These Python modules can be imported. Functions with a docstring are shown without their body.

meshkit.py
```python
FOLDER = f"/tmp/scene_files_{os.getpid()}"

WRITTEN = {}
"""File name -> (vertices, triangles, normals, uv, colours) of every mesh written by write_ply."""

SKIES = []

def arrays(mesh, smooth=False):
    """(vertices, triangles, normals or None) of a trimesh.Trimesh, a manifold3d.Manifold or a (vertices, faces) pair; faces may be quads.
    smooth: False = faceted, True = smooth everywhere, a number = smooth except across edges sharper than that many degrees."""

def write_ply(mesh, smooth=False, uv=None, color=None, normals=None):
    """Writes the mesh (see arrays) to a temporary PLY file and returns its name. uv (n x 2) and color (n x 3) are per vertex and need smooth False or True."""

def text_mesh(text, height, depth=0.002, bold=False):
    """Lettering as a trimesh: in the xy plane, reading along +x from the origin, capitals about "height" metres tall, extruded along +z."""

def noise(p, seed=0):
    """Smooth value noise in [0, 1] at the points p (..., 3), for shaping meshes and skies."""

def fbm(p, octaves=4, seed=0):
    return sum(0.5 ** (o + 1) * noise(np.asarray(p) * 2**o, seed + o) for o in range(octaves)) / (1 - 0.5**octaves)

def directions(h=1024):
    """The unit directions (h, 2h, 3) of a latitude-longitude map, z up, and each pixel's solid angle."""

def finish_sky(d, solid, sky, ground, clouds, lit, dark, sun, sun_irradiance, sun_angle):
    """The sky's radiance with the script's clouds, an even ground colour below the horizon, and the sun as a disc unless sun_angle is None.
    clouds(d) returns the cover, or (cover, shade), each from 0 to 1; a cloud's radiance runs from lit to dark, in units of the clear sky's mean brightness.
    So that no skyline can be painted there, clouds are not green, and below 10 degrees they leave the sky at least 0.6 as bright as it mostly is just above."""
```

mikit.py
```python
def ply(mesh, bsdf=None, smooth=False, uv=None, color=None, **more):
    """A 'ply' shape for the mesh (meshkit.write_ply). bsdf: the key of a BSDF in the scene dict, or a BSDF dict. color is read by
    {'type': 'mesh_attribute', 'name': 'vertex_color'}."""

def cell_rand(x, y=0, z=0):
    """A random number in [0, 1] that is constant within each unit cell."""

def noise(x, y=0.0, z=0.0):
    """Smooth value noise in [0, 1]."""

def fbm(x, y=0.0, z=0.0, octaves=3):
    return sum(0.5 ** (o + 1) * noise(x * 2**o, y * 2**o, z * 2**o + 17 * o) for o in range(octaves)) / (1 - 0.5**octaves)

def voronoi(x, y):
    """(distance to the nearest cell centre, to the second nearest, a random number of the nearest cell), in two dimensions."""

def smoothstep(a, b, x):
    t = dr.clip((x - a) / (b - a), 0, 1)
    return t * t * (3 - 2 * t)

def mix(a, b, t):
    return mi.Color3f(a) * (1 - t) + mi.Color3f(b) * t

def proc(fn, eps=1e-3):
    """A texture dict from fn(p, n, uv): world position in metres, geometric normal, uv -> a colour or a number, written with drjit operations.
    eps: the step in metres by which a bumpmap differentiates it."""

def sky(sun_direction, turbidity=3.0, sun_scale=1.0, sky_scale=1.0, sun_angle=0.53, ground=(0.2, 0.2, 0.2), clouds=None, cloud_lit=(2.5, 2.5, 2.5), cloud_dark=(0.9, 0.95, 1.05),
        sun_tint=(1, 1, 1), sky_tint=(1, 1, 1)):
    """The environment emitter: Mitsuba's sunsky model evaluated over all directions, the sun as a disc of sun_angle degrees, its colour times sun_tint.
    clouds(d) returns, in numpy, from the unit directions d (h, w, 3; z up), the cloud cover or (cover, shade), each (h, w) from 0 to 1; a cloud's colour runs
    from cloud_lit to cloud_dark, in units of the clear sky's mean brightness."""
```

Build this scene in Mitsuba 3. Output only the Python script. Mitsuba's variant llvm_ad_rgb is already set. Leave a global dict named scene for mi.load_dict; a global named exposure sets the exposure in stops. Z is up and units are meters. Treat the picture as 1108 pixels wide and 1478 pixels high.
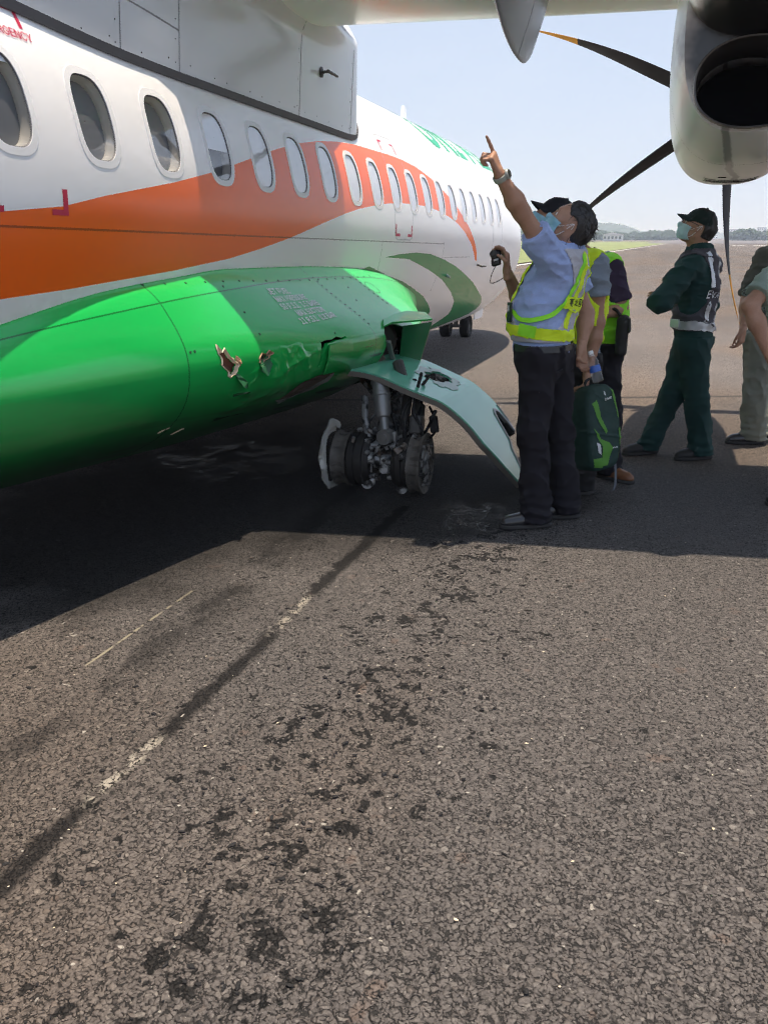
import math, random
import numpy as np
import trimesh
import manifold3d as m3
import shapely
from shapely import geometry as sg
import drjit as dr
import mitsuba as mi
import mikit, meshkit

T = mi.ScalarTransform4f
scene, labels = {}, {}

# ---------------------------------------------------------------- camera, sky, exposure
CAM = np.array([-5.218, -3.748, 1.505])
_yaw, _pit = math.radians(17.878), math.radians(16.785)
FWD = np.array([math.cos(_yaw) * math.cos(_pit), math.sin(_yaw) * math.cos(_pit), -math.sin(_pit)])
scene['camera'] = {'type': 'perspective', 'fov': 2 * math.degrees(math.atan(554 / 1240.0)), 'fov_axis': 'x',
                   'near_clip': 0.05, 'far_clip': 9000.0,
                   'to_world': T().look_at(origin=CAM.tolist(), target=(CAM + FWD).tolist(), up=[0, 0, 1])}


SUN = np.array([.03, -.075, 1.0]) / np.linalg.norm([.03, -.075, 1.0])


def cloud_cover(d):
    # summer haze: a milky veil, thickest at the horizon, with a few faint clouds and the glow of the haze round the sun
    el = d[..., 2]
    n = meshkit.fbm(d / np.maximum(el[..., None] + 0.12, 0.12) * 1.3 + 7.0, 5, seed=3)
    c = np.clip((n - 0.52) * 2.0, 0, 1) * 0.20
    veil = 0.18 + 0.74 * np.exp(-np.maximum(el, 0) * 1.9)
    glow = np.exp(-(np.arccos(np.clip(d @ SUN, -1, 1)) / .30) ** 2)
    return np.clip(c + veil + .5 * glow, 0, 1), np.clip(1 - .10 * c - .75 * glow, 0, 1)


scene['sky'] = mikit.sky(SUN.tolist(), turbidity=4.0, clouds=cloud_cover, cloud_lit=(4.2, 4.2, 4.3), cloud_dark=(1.26, 1.42, 1.76),
                         ground=(0.16, 0.15, 0.14), sun_angle=0.6)
exposure = 2.2

# ---------------------------------------------------------------- helpers


def col(*c):
    return {'type': 'rgb', 'value': list(c)}


def tw(b):
    return {'type': 'twosided', 'bsdf': b}


def pr(base, rough=0.5, metal=0.0, coat=0.0, spec=0.5, coat_gloss=0.95, **k):
    b = {'type': 'principled', 'base_color': base if isinstance(base, dict) else col(*base), 'roughness': rough,
         'metallic': metal, 'specular': spec}
    if coat:
        b['clearcoat'] = coat
        b['clearcoat_gloss'] = coat_gloss
    b.update(k)
    return tw(b)


def free(key):
    if key not in scene and key not in _used:
        _used.add(key)
        return key
    i = 1
    while f'{key}_{i:03d}' in scene or f'{key}_{i:03d}' in _used:
        i += 1
    key = f'{key}_{i:03d}'
    _used.add(key)
    return key


_used = set()


def put(key, mesh, mat, smooth=35, label=None, **k):
    key = free(key)
    scene[key] = mikit.ply(mesh, mat, smooth, **k)
    if label:
        labels[key] = {'label': label}
    return key


def thing(key, label, cat, group=None, kind=None):
    key = free(key) if key not in scene else key
    labels[key] = {'label': label, 'category': cat}
    if group:
        labels[key]['group'] = group
    if kind:
        labels[key]['kind'] = kind
    return key


def cat(*ms):
    ms = [tm(m) for m in (ms[0] if len(ms) == 1 and isinstance(ms[0], (list, tuple)) else ms)]
    return trimesh.util.concatenate(ms)


def tm(m):
    if hasattr(m, 'to_mesh'):
        q = m.to_mesh()
        return trimesh.Trimesh(np.array(q.vert_properties[:, :3], float), np.array(q.tri_verts), process=False)
    return m


def man(m):
    """trimesh -> Manifold (weld first)"""
    if isinstance(m, m3.Manifold):
        return m
    m = m.copy()
    m.merge_vertices(digits_vertex=6)
    r = m3.Manifold(m3.Mesh(np.array(m.vertices, np.float32), np.array(m.faces, np.uint32)))
    if r.volume() < 0:
        m.invert()
        r = m3.Manifold(m3.Mesh(np.array(m.vertices, np.float32), np.array(m.faces, np.uint32)))
    return r


def xf(m, M):
    m = tm(m).copy()
    m.apply_transform(M)
    return m


def mat4(x, y, z, o):
    M = np.eye(4)
    M[:3, 0], M[:3, 1], M[:3, 2], M[:3, 3] = x, y, z, o
    return M


def unit(v):
    v = np.asarray(v, float)
    return v / (np.linalg.norm(v) + 1e-12)


def frame(z, x=None):
    z = unit(z)
    x = np.array([0, 0, 1.0]) if x is None else np.asarray(x, float)
    if abs(np.dot(unit(x), z)) > 0.97:
        x = np.array([1.0, 0, 0])
    x = unit(x - z * np.dot(x, z))
    return x, np.cross(z, x), z


def rbox(sx, sy, sz, r=0.004, seg=8):
    """rounded box, full sizes"""
    r = min(r, sx / 2.01, sy / 2.01, sz / 2.01)
    s = m3.Manifold.sphere(r, seg)
    ps = [s.translate([a * (sx / 2 - r), b * (sy / 2 - r), c * (sz / 2 - r)]) for a in (-1, 1) for b in (-1, 1) for c in (-1, 1)]
    return tm(m3.Manifold.batch_hull(ps))


def at(m, o, z=(0, 0, 1), x=(1, 0, 0)):
    a, b, c = frame(z, x)
    return xf(m, mat4(a, b, c, np.asarray(o, float)))


def rod(a, b, r0, r1=None, n=20, cap=True):
    """tapered cylinder from a to b"""
    a, b = np.asarray(a, float), np.asarray(b, float)
    r1 = r0 if r1 is None else r1
    L = np.linalg.norm(b - a)
    c = m3.Manifold.cylinder(L, r0, r1, n)
    x, y, z = frame(b - a)
    return xf(tm(c), mat4(x, y, z, a))


def lathe(profile, a, b, n=36):
    """profile of (radius, distance along a->b in metres) closed solid of revolution"""
    a, b = np.asarray(a, float), np.asarray(b, float)
    p = np.asarray(profile, float)
    th = np.arange(n) * 2 * np.pi / n
    V = np.stack([p[:, None, 0] * np.cos(th), p[:, None, 0] * np.sin(th), np.repeat(p[:, None, 1], n, 1)], -1).reshape(-1, 3)
    i, j = np.meshgrid(np.arange(len(p) - 1), np.arange(n), indexing='ij')
    q = [i * n + j, i * n + (j + 1) % n, (i + 1) * n + (j + 1) % n, (i + 1) * n + j]
    F = np.vstack([np.stack([q[0], q[1], q[2]], -1).reshape(-1, 3), np.stack([q[0], q[2], q[3]], -1).reshape(-1, 3)])
    m = trimesh.Trimesh(V, F, process=False)
    x, y, z = frame(b - a)
    return xf(m, mat4(x, y, z, a))


def tube(pts, r, n=10, closed=False):
    """round tube along a polyline (list of points), radius scalar or per point"""
    P = np.asarray(pts, float)
    r = np.broadcast_to(np.asarray(r, float), (len(P),))
    t = np.gradient(P, axis=0) if not closed else np.roll(P, -1, 0) - np.roll(P, 1, 0)
    t /= np.linalg.norm(t, axis=1, keepdims=True) + 1e-12
    x, _, _ = frame(t[0])
    fr = []
    for k in range(len(P)):
        x = unit(x - t[k] * np.dot(x, t[k]))
        fr.append((x, np.cross(t[k], x)))
    th = np.arange(n) * 2 * np.pi / n
    V = np.concatenate([P[k] + r[k] * (np.cos(th)[:, None] * fr[k][0] + np.sin(th)[:, None] * fr[k][1]) for k in range(len(P))])
    F = []
    m = len(P)
    for k in range(m if closed else m - 1):
        k2 = (k + 1) % m
        for j in range(n):
            a, b, c, d = k * n + j, k * n + (j + 1) % n, k2 * n + (j + 1) % n, k2 * n + j
            F += [[a, b, c], [a, c, d]]
    if not closed:
        V = np.vstack([V, P[0], P[-1]])
        for j in range(n):
            F += [[len(V) - 2, (j + 1) % n, j], [len(V) - 1, (m - 1) * n + j, (m - 1) * n + (j + 1) % n]]
    return trimesh.Trimesh(V, np.array(F), process=False)


def spline(pts, n=8):
    """Catmull-Rom resample"""
    P = np.asarray(pts, float)
    Q = np.vstack([2 * P[0] - P[1], P, 2 * P[-1] - P[-2]])
    out = []
    for i in range(1, len(Q) - 2):
        t = np.linspace(0, 1, n, endpoint=False)[:, None]
        a, b, c, d = Q[i - 1], Q[i], Q[i + 1], Q[i + 2]
        out.append(0.5 * (2 * b + (c - a) * t + (2 * a - 5 * b + 4 * c - d) * t**2 + (3 * b - a - 3 * c + d) * t**3))
    out.append(P[-1:])
    return np.vstack(out)


def loft(rings, closed_caps=True):
    """rings: (m, n, 3), closed in n; caps fan-filled"""
    R = np.asarray(rings, float)
    m, n = R.shape[:2]
    V = R.reshape(-1, 3)
    i, j = np.meshgrid(np.arange(m - 1), np.arange(n), indexing='ij')
    q = [i * n + j, i * n + (j + 1) % n, (i + 1) * n + (j + 1) % n, (i + 1) * n + j]
    F = [np.stack([q[0], q[1], q[2]], -1).reshape(-1, 3), np.stack([q[0], q[2], q[3]], -1).reshape(-1, 3)]
    if closed_caps:
        V = np.vstack([V, R[0].mean(0), R[-1].mean(0)])
        k = np.arange(n)
        F.append(np.stack([np.full(n, m * n), (k + 1) % n, k], -1))
        F.append(np.stack([np.full(n, m * n + 1), (m - 1) * n + k, (m - 1) * n + (k + 1) % n], -1))
    return trimesh.Trimesh(V, np.vstack(F), process=False)


def prism(poly, depth, o, x, y):
    """shapely polygon / point list extruded: plane axes x, y at origin o, along x cross y by depth"""
    if not isinstance(poly, sg.Polygon):
        poly = sg.Polygon(poly)
    if not poly.is_valid:
        poly = poly.buffer(0)
    polys = poly.geoms if hasattr(poly, 'geoms') else [poly]
    m = trimesh.util.concatenate([trimesh.creation.extrude_polygon(g, depth, engine='earcut') for g in polys])
    x, y = np.asarray(x, float), np.asarray(y, float)
    return xf(m, mat4(x, y, np.cross(x, y), np.asarray(o, float)))


def plate(P, thick, nrm=None):
    """P (m, n, 3) grid sheet -> closed plate of given thickness along nrm or the grid normals"""
    P = np.asarray(P, float)
    du, dv = np.gradient(P, axis=0), np.gradient(P, axis=1)
    N = np.cross(du, dv)
    N /= np.linalg.norm(N, axis=2, keepdims=True) + 1e-12
    if nrm is not None:
        N[:] = nrm
    Q = P - N * thick
    m, n = P.shape[:2]
    i, j = np.meshgrid(np.arange(m - 1), np.arange(n - 1), indexing='ij')
    a, b, c, d = i * n + j, (i + 1) * n + j, (i + 1) * n + j + 1, i * n + j + 1
    top = np.vstack([np.stack([a, b, c], -1).reshape(-1, 3), np.stack([a, c, d], -1).reshape(-1, 3)])
    V = np.vstack([P.reshape(-1, 3), Q.reshape(-1, 3)])
    F = [top, top[:, ::-1] + m * n]
    rim = [i_ * n for i_ in range(m)] + [(m - 1) * n + j_ for j_ in range(1, n)] + [i_ * n + n - 1 for i_ in range(m - 2, -1, -1)] + [j_ for j_ in range(n - 2, 0, -1)]
    for k in range(len(rim)):
        p, q = rim[k], rim[(k + 1) % len(rim)]
        F.append(np.array([[p, q + m * n, q], [p, p + m * n, q + m * n]]))
    return trimesh.Trimesh(V, np.vstack(F), process=False)


def ssmooth(a, b, x):
    t = np.clip((x - a) / (b - a), 0, 1)
    return t * t * (3 - 2 * t)


def pl_interp(tab, x):
    """monotone-ish smooth interpolation through a table"""
    from scipy.interpolate import PchipInterpolator
    k = str(tab) if not isinstance(tab, np.ndarray) else tab.tobytes()
    if k not in _PCH:
        t = np.asarray(tab, float)
        _PCH[k] = (PchipInterpolator(t[:, 0], t[:, 1], extrapolate=False), t[0, 0], t[-1, 0])
    f, lo, hi = _PCH[k]
    return f(np.clip(x, lo, hi))


_PCH = {}


def surface_net(f, lo, hi, h):
    """closed surface of f(p) < 0 sampled on a grid of step h (naive surface nets)"""
    lo, hi = np.asarray(lo, float), np.asarray(hi, float)
    n = np.ceil((hi - lo) / h).astype(int) + 3
    ax = [lo[k] - h + h * np.arange(n[k]) for k in range(3)]
    B = 8
    nb = -(-n // B)
    cen = [(lo[k] - h + h * (np.arange(nb[k]) * B + (B - 1) / 2)) for k in range(3)]
    CG = np.stack(np.meshgrid(*cen, indexing='ij'), -1).astype(np.float32)
    dc = f(CG.reshape(-1, 3)).reshape(nb)
    full = np.repeat(np.repeat(np.repeat(dc, B, 0), B, 1), B, 2).astype(np.float32)
    blocks = np.stack(np.nonzero(np.abs(dc) < h * B * .87 * 1.45 + .012), -1)
    loc = np.stack(np.meshgrid(*[np.arange(B)] * 3, indexing='ij'), -1).reshape(-1, 3)
    for i in range(0, len(blocks), 400):
        ijk = (blocks[i:i + 400, None] * B + loc).reshape(-1, 3)
        full[tuple(ijk.T)] = f((lo - h + h * ijk).astype(np.float32))
    D = np.ascontiguousarray(full[:n[0], :n[1], :n[2]])
    D[0], D[-1], D[:, 0], D[:, -1], D[:, :, 0], D[:, :, -1] = (np.maximum(x, 1e-3) for x in (D[0], D[-1], D[:, 0], D[:, -1], D[:, :, 0], D[:, :, -1]))
    S = D < 0
    m = n - 1
    acc = np.zeros((*m, 3), np.float32)
    cnt = np.zeros(m, np.int32)
    sl = lambda o: tuple(slice(o[k], o[k] + m[k]) for k in range(3))  # noqa
    for axis in range(3):
        for u in range(2):
            for v in range(2):
                o = [u, v]
                o.insert(axis, 0)
                e = list(o)
                e[axis] = 1
                a, b = D[sl(o)], D[sl(e)]
                c = (a < 0) != (b < 0)
                t = np.where(c, a / np.where(c, a - b, 1), 0)
                pos = np.zeros((*m, 3), np.float32)
                pos[...] = o
                pos[..., axis] = t
                acc += pos * c[..., None]
                cnt += c
    act = cnt > 0
    idx = np.full(m, -1, np.int64)
    idx[act] = np.arange(act.sum())
    base = np.stack(np.nonzero(act), -1)
    V = lo - h + h * (base + acc[act] / cnt[act][:, None])
    F = []
    for axis in range(3):
        a1, a2 = (axis + 1) % 3, (axis + 2) % 3
        d0, d1 = np.take(S, range(0, n[axis] - 1), axis), np.take(S, range(1, n[axis]), axis)
        c = d0 != d1
        p = np.stack(np.nonzero(c), -1)
        fl = d0[c]
        ok = (p[:, a1] >= 1) & (p[:, a2] >= 1) & (p[:, a1] < m[a1]) & (p[:, a2] < m[a2])
        p, fl = p[ok], fl[ok]
        e1, e2 = np.eye(3, dtype=int)[a1], np.eye(3, dtype=int)[a2]
        q = [idx[tuple((p - x).T)] for x in (0 * e1, e1, e1 + e2, e2)]
        Q = np.stack(q, -1)
        Q[~fl] = Q[~fl][:, ::-1]
        F += [Q[:, [0, 1, 2]], Q[:, [0, 2, 3]]]
    return trimesh.Trimesh(V, np.vstack(F), process=False)


# ---------------------------------------------------------------- materials
P_ = mikit.proc


def poly_in(x, z, pts):
    inside = mi.Bool(False)
    n = len(pts)
    for k in range(n):
        (x0, z0), (x1, z1) = pts[k], pts[(k + 1) % n]
        if z0 == z1:
            continue
        c = ((z0 > z) != (z1 > z)) & (x < (x1 - x0) * (z - z0) / (z1 - z0) + x0)
        inside = inside ^ c
    return inside


ORANGE = [(-12, 1.5), (-5, 1.58), (-2.49, 1.65), (-2.13, 1.685), (-1.85, 1.74), (-1.27, 1.835), (-.83, 1.92), (-.4, 2.02), (.06, 2.125), (.45, 2.20), (.86, 2.26), (1.25, 2.30), (1.66, 2.325),
          (2.59, 2.34), (3.0, 2.335), (3.43, 2.31), (3.9, 2.24), (4.32, 2.14), (4.75, 2.03), (5.13, 1.89), (5.45, 1.77), (5.74, 1.63), (5.93, 1.52), (6.05, 1.40), (5.93, 1.42),
          (5.80, 1.49), (5.55, 1.61), (5.12, 1.745), (4.8, 1.82), (4.44, 1.875), (4.0, 1.92), (3.59, 1.945), (3.1, 1.945), (2.62, 1.935), (2.2, 1.91), (1.82, 1.875), (1.45, 1.835),
          (1.15, 1.79), (.65, 1.70), (.13, 1.60), (-.3, 1.53), (-.69, 1.475), (-1.27, 1.42), (-2.07, 1.36), (-2.6, 1.33), (-5, 1.25), (-12, 1.2)]
GREEN1 = [(2.17, 1.47), (2.6, 1.495), (3.13, 1.51), (3.7, 1.495), (4.29, 1.44), (4.95, 1.36), (5.57, 1.26), (6.3, 1.14), (7.08, .99), (7.7, .88), (8.16, .77), (8.3, .70), (8.2, .6), (7.0, .5), (5.9, .45), (6.26, .73),
          (5.86, .91), (5.24, 1.06), (4.5, 1.22), (3.82, 1.33), (2.93, 1.45)]
GREEN2 = [(1.8, 1.4), (2.4, 1.31), (2.9, 1.25), (3.38, 1.17), (4.0, 1.06), (4.51, .94), (4.85, .85), (4.97, .76), (4.9, .6), (4.5, .4), (1.0, .3), (1.0, 1.3)]


def seam(v, c, w):
    return dr.abs(v - c) < w


def livery(p, n, uv):
    x, z = p.x, p.z
    c = mikit.mix((.85, .855, .85), (.80, .805, .805), mikit.fbm(x * 1.5, p.y * 2, z * 3))
    c = dr.select(poly_in(x, z, ORANGE), mi.Color3f(.92, .14, .010), c)
    c = dr.select(poly_in(x, z, GREEN1) | poly_in(x, z, GREEN2), mi.Color3f(.012, .25, .06), c)
    line = seam(z, 1.60, .0045) & (x < 4.2)
    line = line | (seam(x, 4.2, .004) & (z > 1.1) & (z < 1.62)) | (seam(x, -4.4, .004)) | (seam(z, 1.46, .003) & (x > 4.2) & (x < 5.6)) | (seam(x, 2.05, .004) & (z < 1.6))
    return dr.select(line, c * .42, c)


def sponson_paint(p, n, uv):
    x, z = p.x, p.z
    c = mikit.mix((.007, .44, .078), (.006, .385, .068), mikit.fbm(x * 2, p.y * 3, z * 3))
    under_shade = mikit.smoothstep(1.06, .58, z + .16 * (mikit.fbm(x * 1.6, p.y * 3, z * 5 + 3, 4) - .5))  # shade under the bulge painted into the skin, edge broken by noise
    c = mikit.mix(c, mi.Color3f(.006, .018, .011), under_shade * .92)
    streak = mikit.smoothstep(.56, .74, mikit.fbm(x * 1.2, p.y * 9, z * 16, 4)) * mikit.smoothstep(1.0, .6, z)
    c = mikit.mix(c, mi.Color3f(.016, .018, .016), streak * .5)
    sc = (mikit.fbm(x * 2.2 + z * 5, z * 26, p.y * 4, 4) > .66) & (z < .92) & (x > -1.2) & (x < .7)
    c = dr.select(sc, c * .25, c)
    s = seam(x, -1.55, .004) | seam(x, .30, .0035) | seam(x, 1.15, .003) | seam(z, zs_line(x), .003)
    return dr.select(s, c * .35, c)


def zs_line(x):
    return 1.345 - .02 * dr.square(x - .3)


def asphalt_noise(x, y):
    return mikit.voronoi(x, y)


scene['paint_fuselage'] = pr(P_(livery), .22, coat=1.0, spec=.5)
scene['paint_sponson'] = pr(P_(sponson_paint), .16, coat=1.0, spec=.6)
scene['paint_white'] = pr((.85, .855, .85), .22, coat=1.0)
scene['paint_grey'] = pr((.50, .515, .53), .25, coat=.8)
scene['paint_grey_dark'] = pr((.20, .205, .215), .35, coat=.4)
scene['seal_grey'] = pr((.10, .10, .105), .6)
scene['frame_grey'] = pr((.74, .75, .755), .35)
scene['rubber_black'] = pr((.016, .016, .017), .75, spec=.3)
scene['rubber_grey'] = pr((.12, .12, .125), .6)
scene['cabin_grey'] = pr((.13, .14, .155), .35)
scene['interior_dark'] = pr((.15, .15, .15), .8)
scene['cabin_cream'] = pr((.42, .41, .38), .7)
scene['blind_white'] = pr((.74, .77, .82), .6)
scene['red_mark'] = pr((.52, .02, .06), .4)
scene['green_letter'] = pr((.03, .38, .20), .35, coat=.6)
scene['white_letter'] = pr((.78, .80, .80), .5)
scene['window_pane'] = {'type': 'thindielectric', 'int_ior': 1.49}
scene['metal_dark'] = pr((.075, .073, .07), .5, metal=.4)
scene['black_matt'] = pr((.005, .005, .005), .8, spec=.1)

# ---------------------------------------------------------------- ground


def ground_s(x, y):
    return (x - CAM[0]) * math.cos(_yaw) + (y - CAM[1]) * math.sin(_yaw)


def ground_z(x, y):
    t = np.maximum(ground_s(x, y) - 14, 0)
    return .0165 * (np.sqrt(t * t + 64) - 8) * np.where(t > 1500, 1500 / np.maximum(t, 1), 1.0)


def stone_field(x, y, s):
    d1, d2, r = mikit.voronoi(x * s, y * s)
    return d1, d2 - d1, r


def warp2(p):
    return (p.x + .009 * mikit.noise(p.x * 52, p.y * 52) + .004 * mikit.noise(p.x * 140, p.y * 140),
            p.y + .009 * mikit.noise(p.x * 52 + 9, p.y * 52 + 4) + .004 * mikit.noise(p.x * 140 + 5, p.y * 140 + 8))


def chips(x, y, s, k, share, rad):
    # one layer of chippings: (cover, dome height, a random number of the stone)
    d1, e, r = stone_field(x + 1.7 * k, y, s)
    r2 = mikit.cell_rand(dr.floor(r * 4096), k)
    R = rad * (.72 + .5 * mikit.cell_rand(dr.floor(r * 4096), k + 7))
    m = mikit.smoothstep(R, R - .13, d1) * mikit.smoothstep(.0, .10, e) * (r2 < share)
    dome = dr.sqrt(dr.maximum(1 - dr.square(dr.minimum(d1 / R, 1)), 0.0))
    return m, dome, r


def pebble(p):
    x, y = warp2(p)
    m1, h1, r1 = chips(x, y, 64., 1, .80, .57)
    m2, h2, r2 = chips(x, y, 108., 2, .75, .52)
    m3, h3, r3 = chips(x, y, 150., 3, .8, .52)
    cover = 1 - (1 - m1) * (1 - m2) * (1 - m3 * .75)
    r = dr.select(m1 > .5, r1, dr.select(m2 > .5, r2, r3))
    h = dr.maximum(m1 * (.5 + .5 * h1), dr.maximum(m2 * (.34 + .36 * h2), m3 * (.22 + .22 * h3)))
    return x, y, cover, r, h, m1


def puddle(p):
    w = mikit.fbm(p.x * 3.0, p.y * 3.0, 5., 3) - .5
    q = dr.exp(-dr.square((p.x - .55) / .75) - dr.square((p.y + .75) / .75)) + 1.0 * dr.exp(-dr.square((p.x + .40) / .38) - dr.square((p.y + 2.72) / .36))
    pud = mikit.smoothstep(.40, .56, q + .35 * w) * mikit.smoothstep(.42, .56, mikit.fbm(p.x * 7, p.y * 9, 3., 3))
    return pud * mikit.smoothstep(.54, .62, mikit.fbm(p.x * 120, p.y * 150, 5., 2))


def wetness(p, n, uv):
    return .70 - .62 * puddle(p)


def asphalt_height(p, n, uv):
    x, y, cover, r, h, m1 = pebble(p)
    return (h + mikit.noise(x * 260, y * 260) * .12) * .0068 * (1 - .88 * puddle(p))


def band(v, a, b, s):
    return mikit.smoothstep(a - s, a + s, v) * mikit.smoothstep(b + s, b - s, v)


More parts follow.
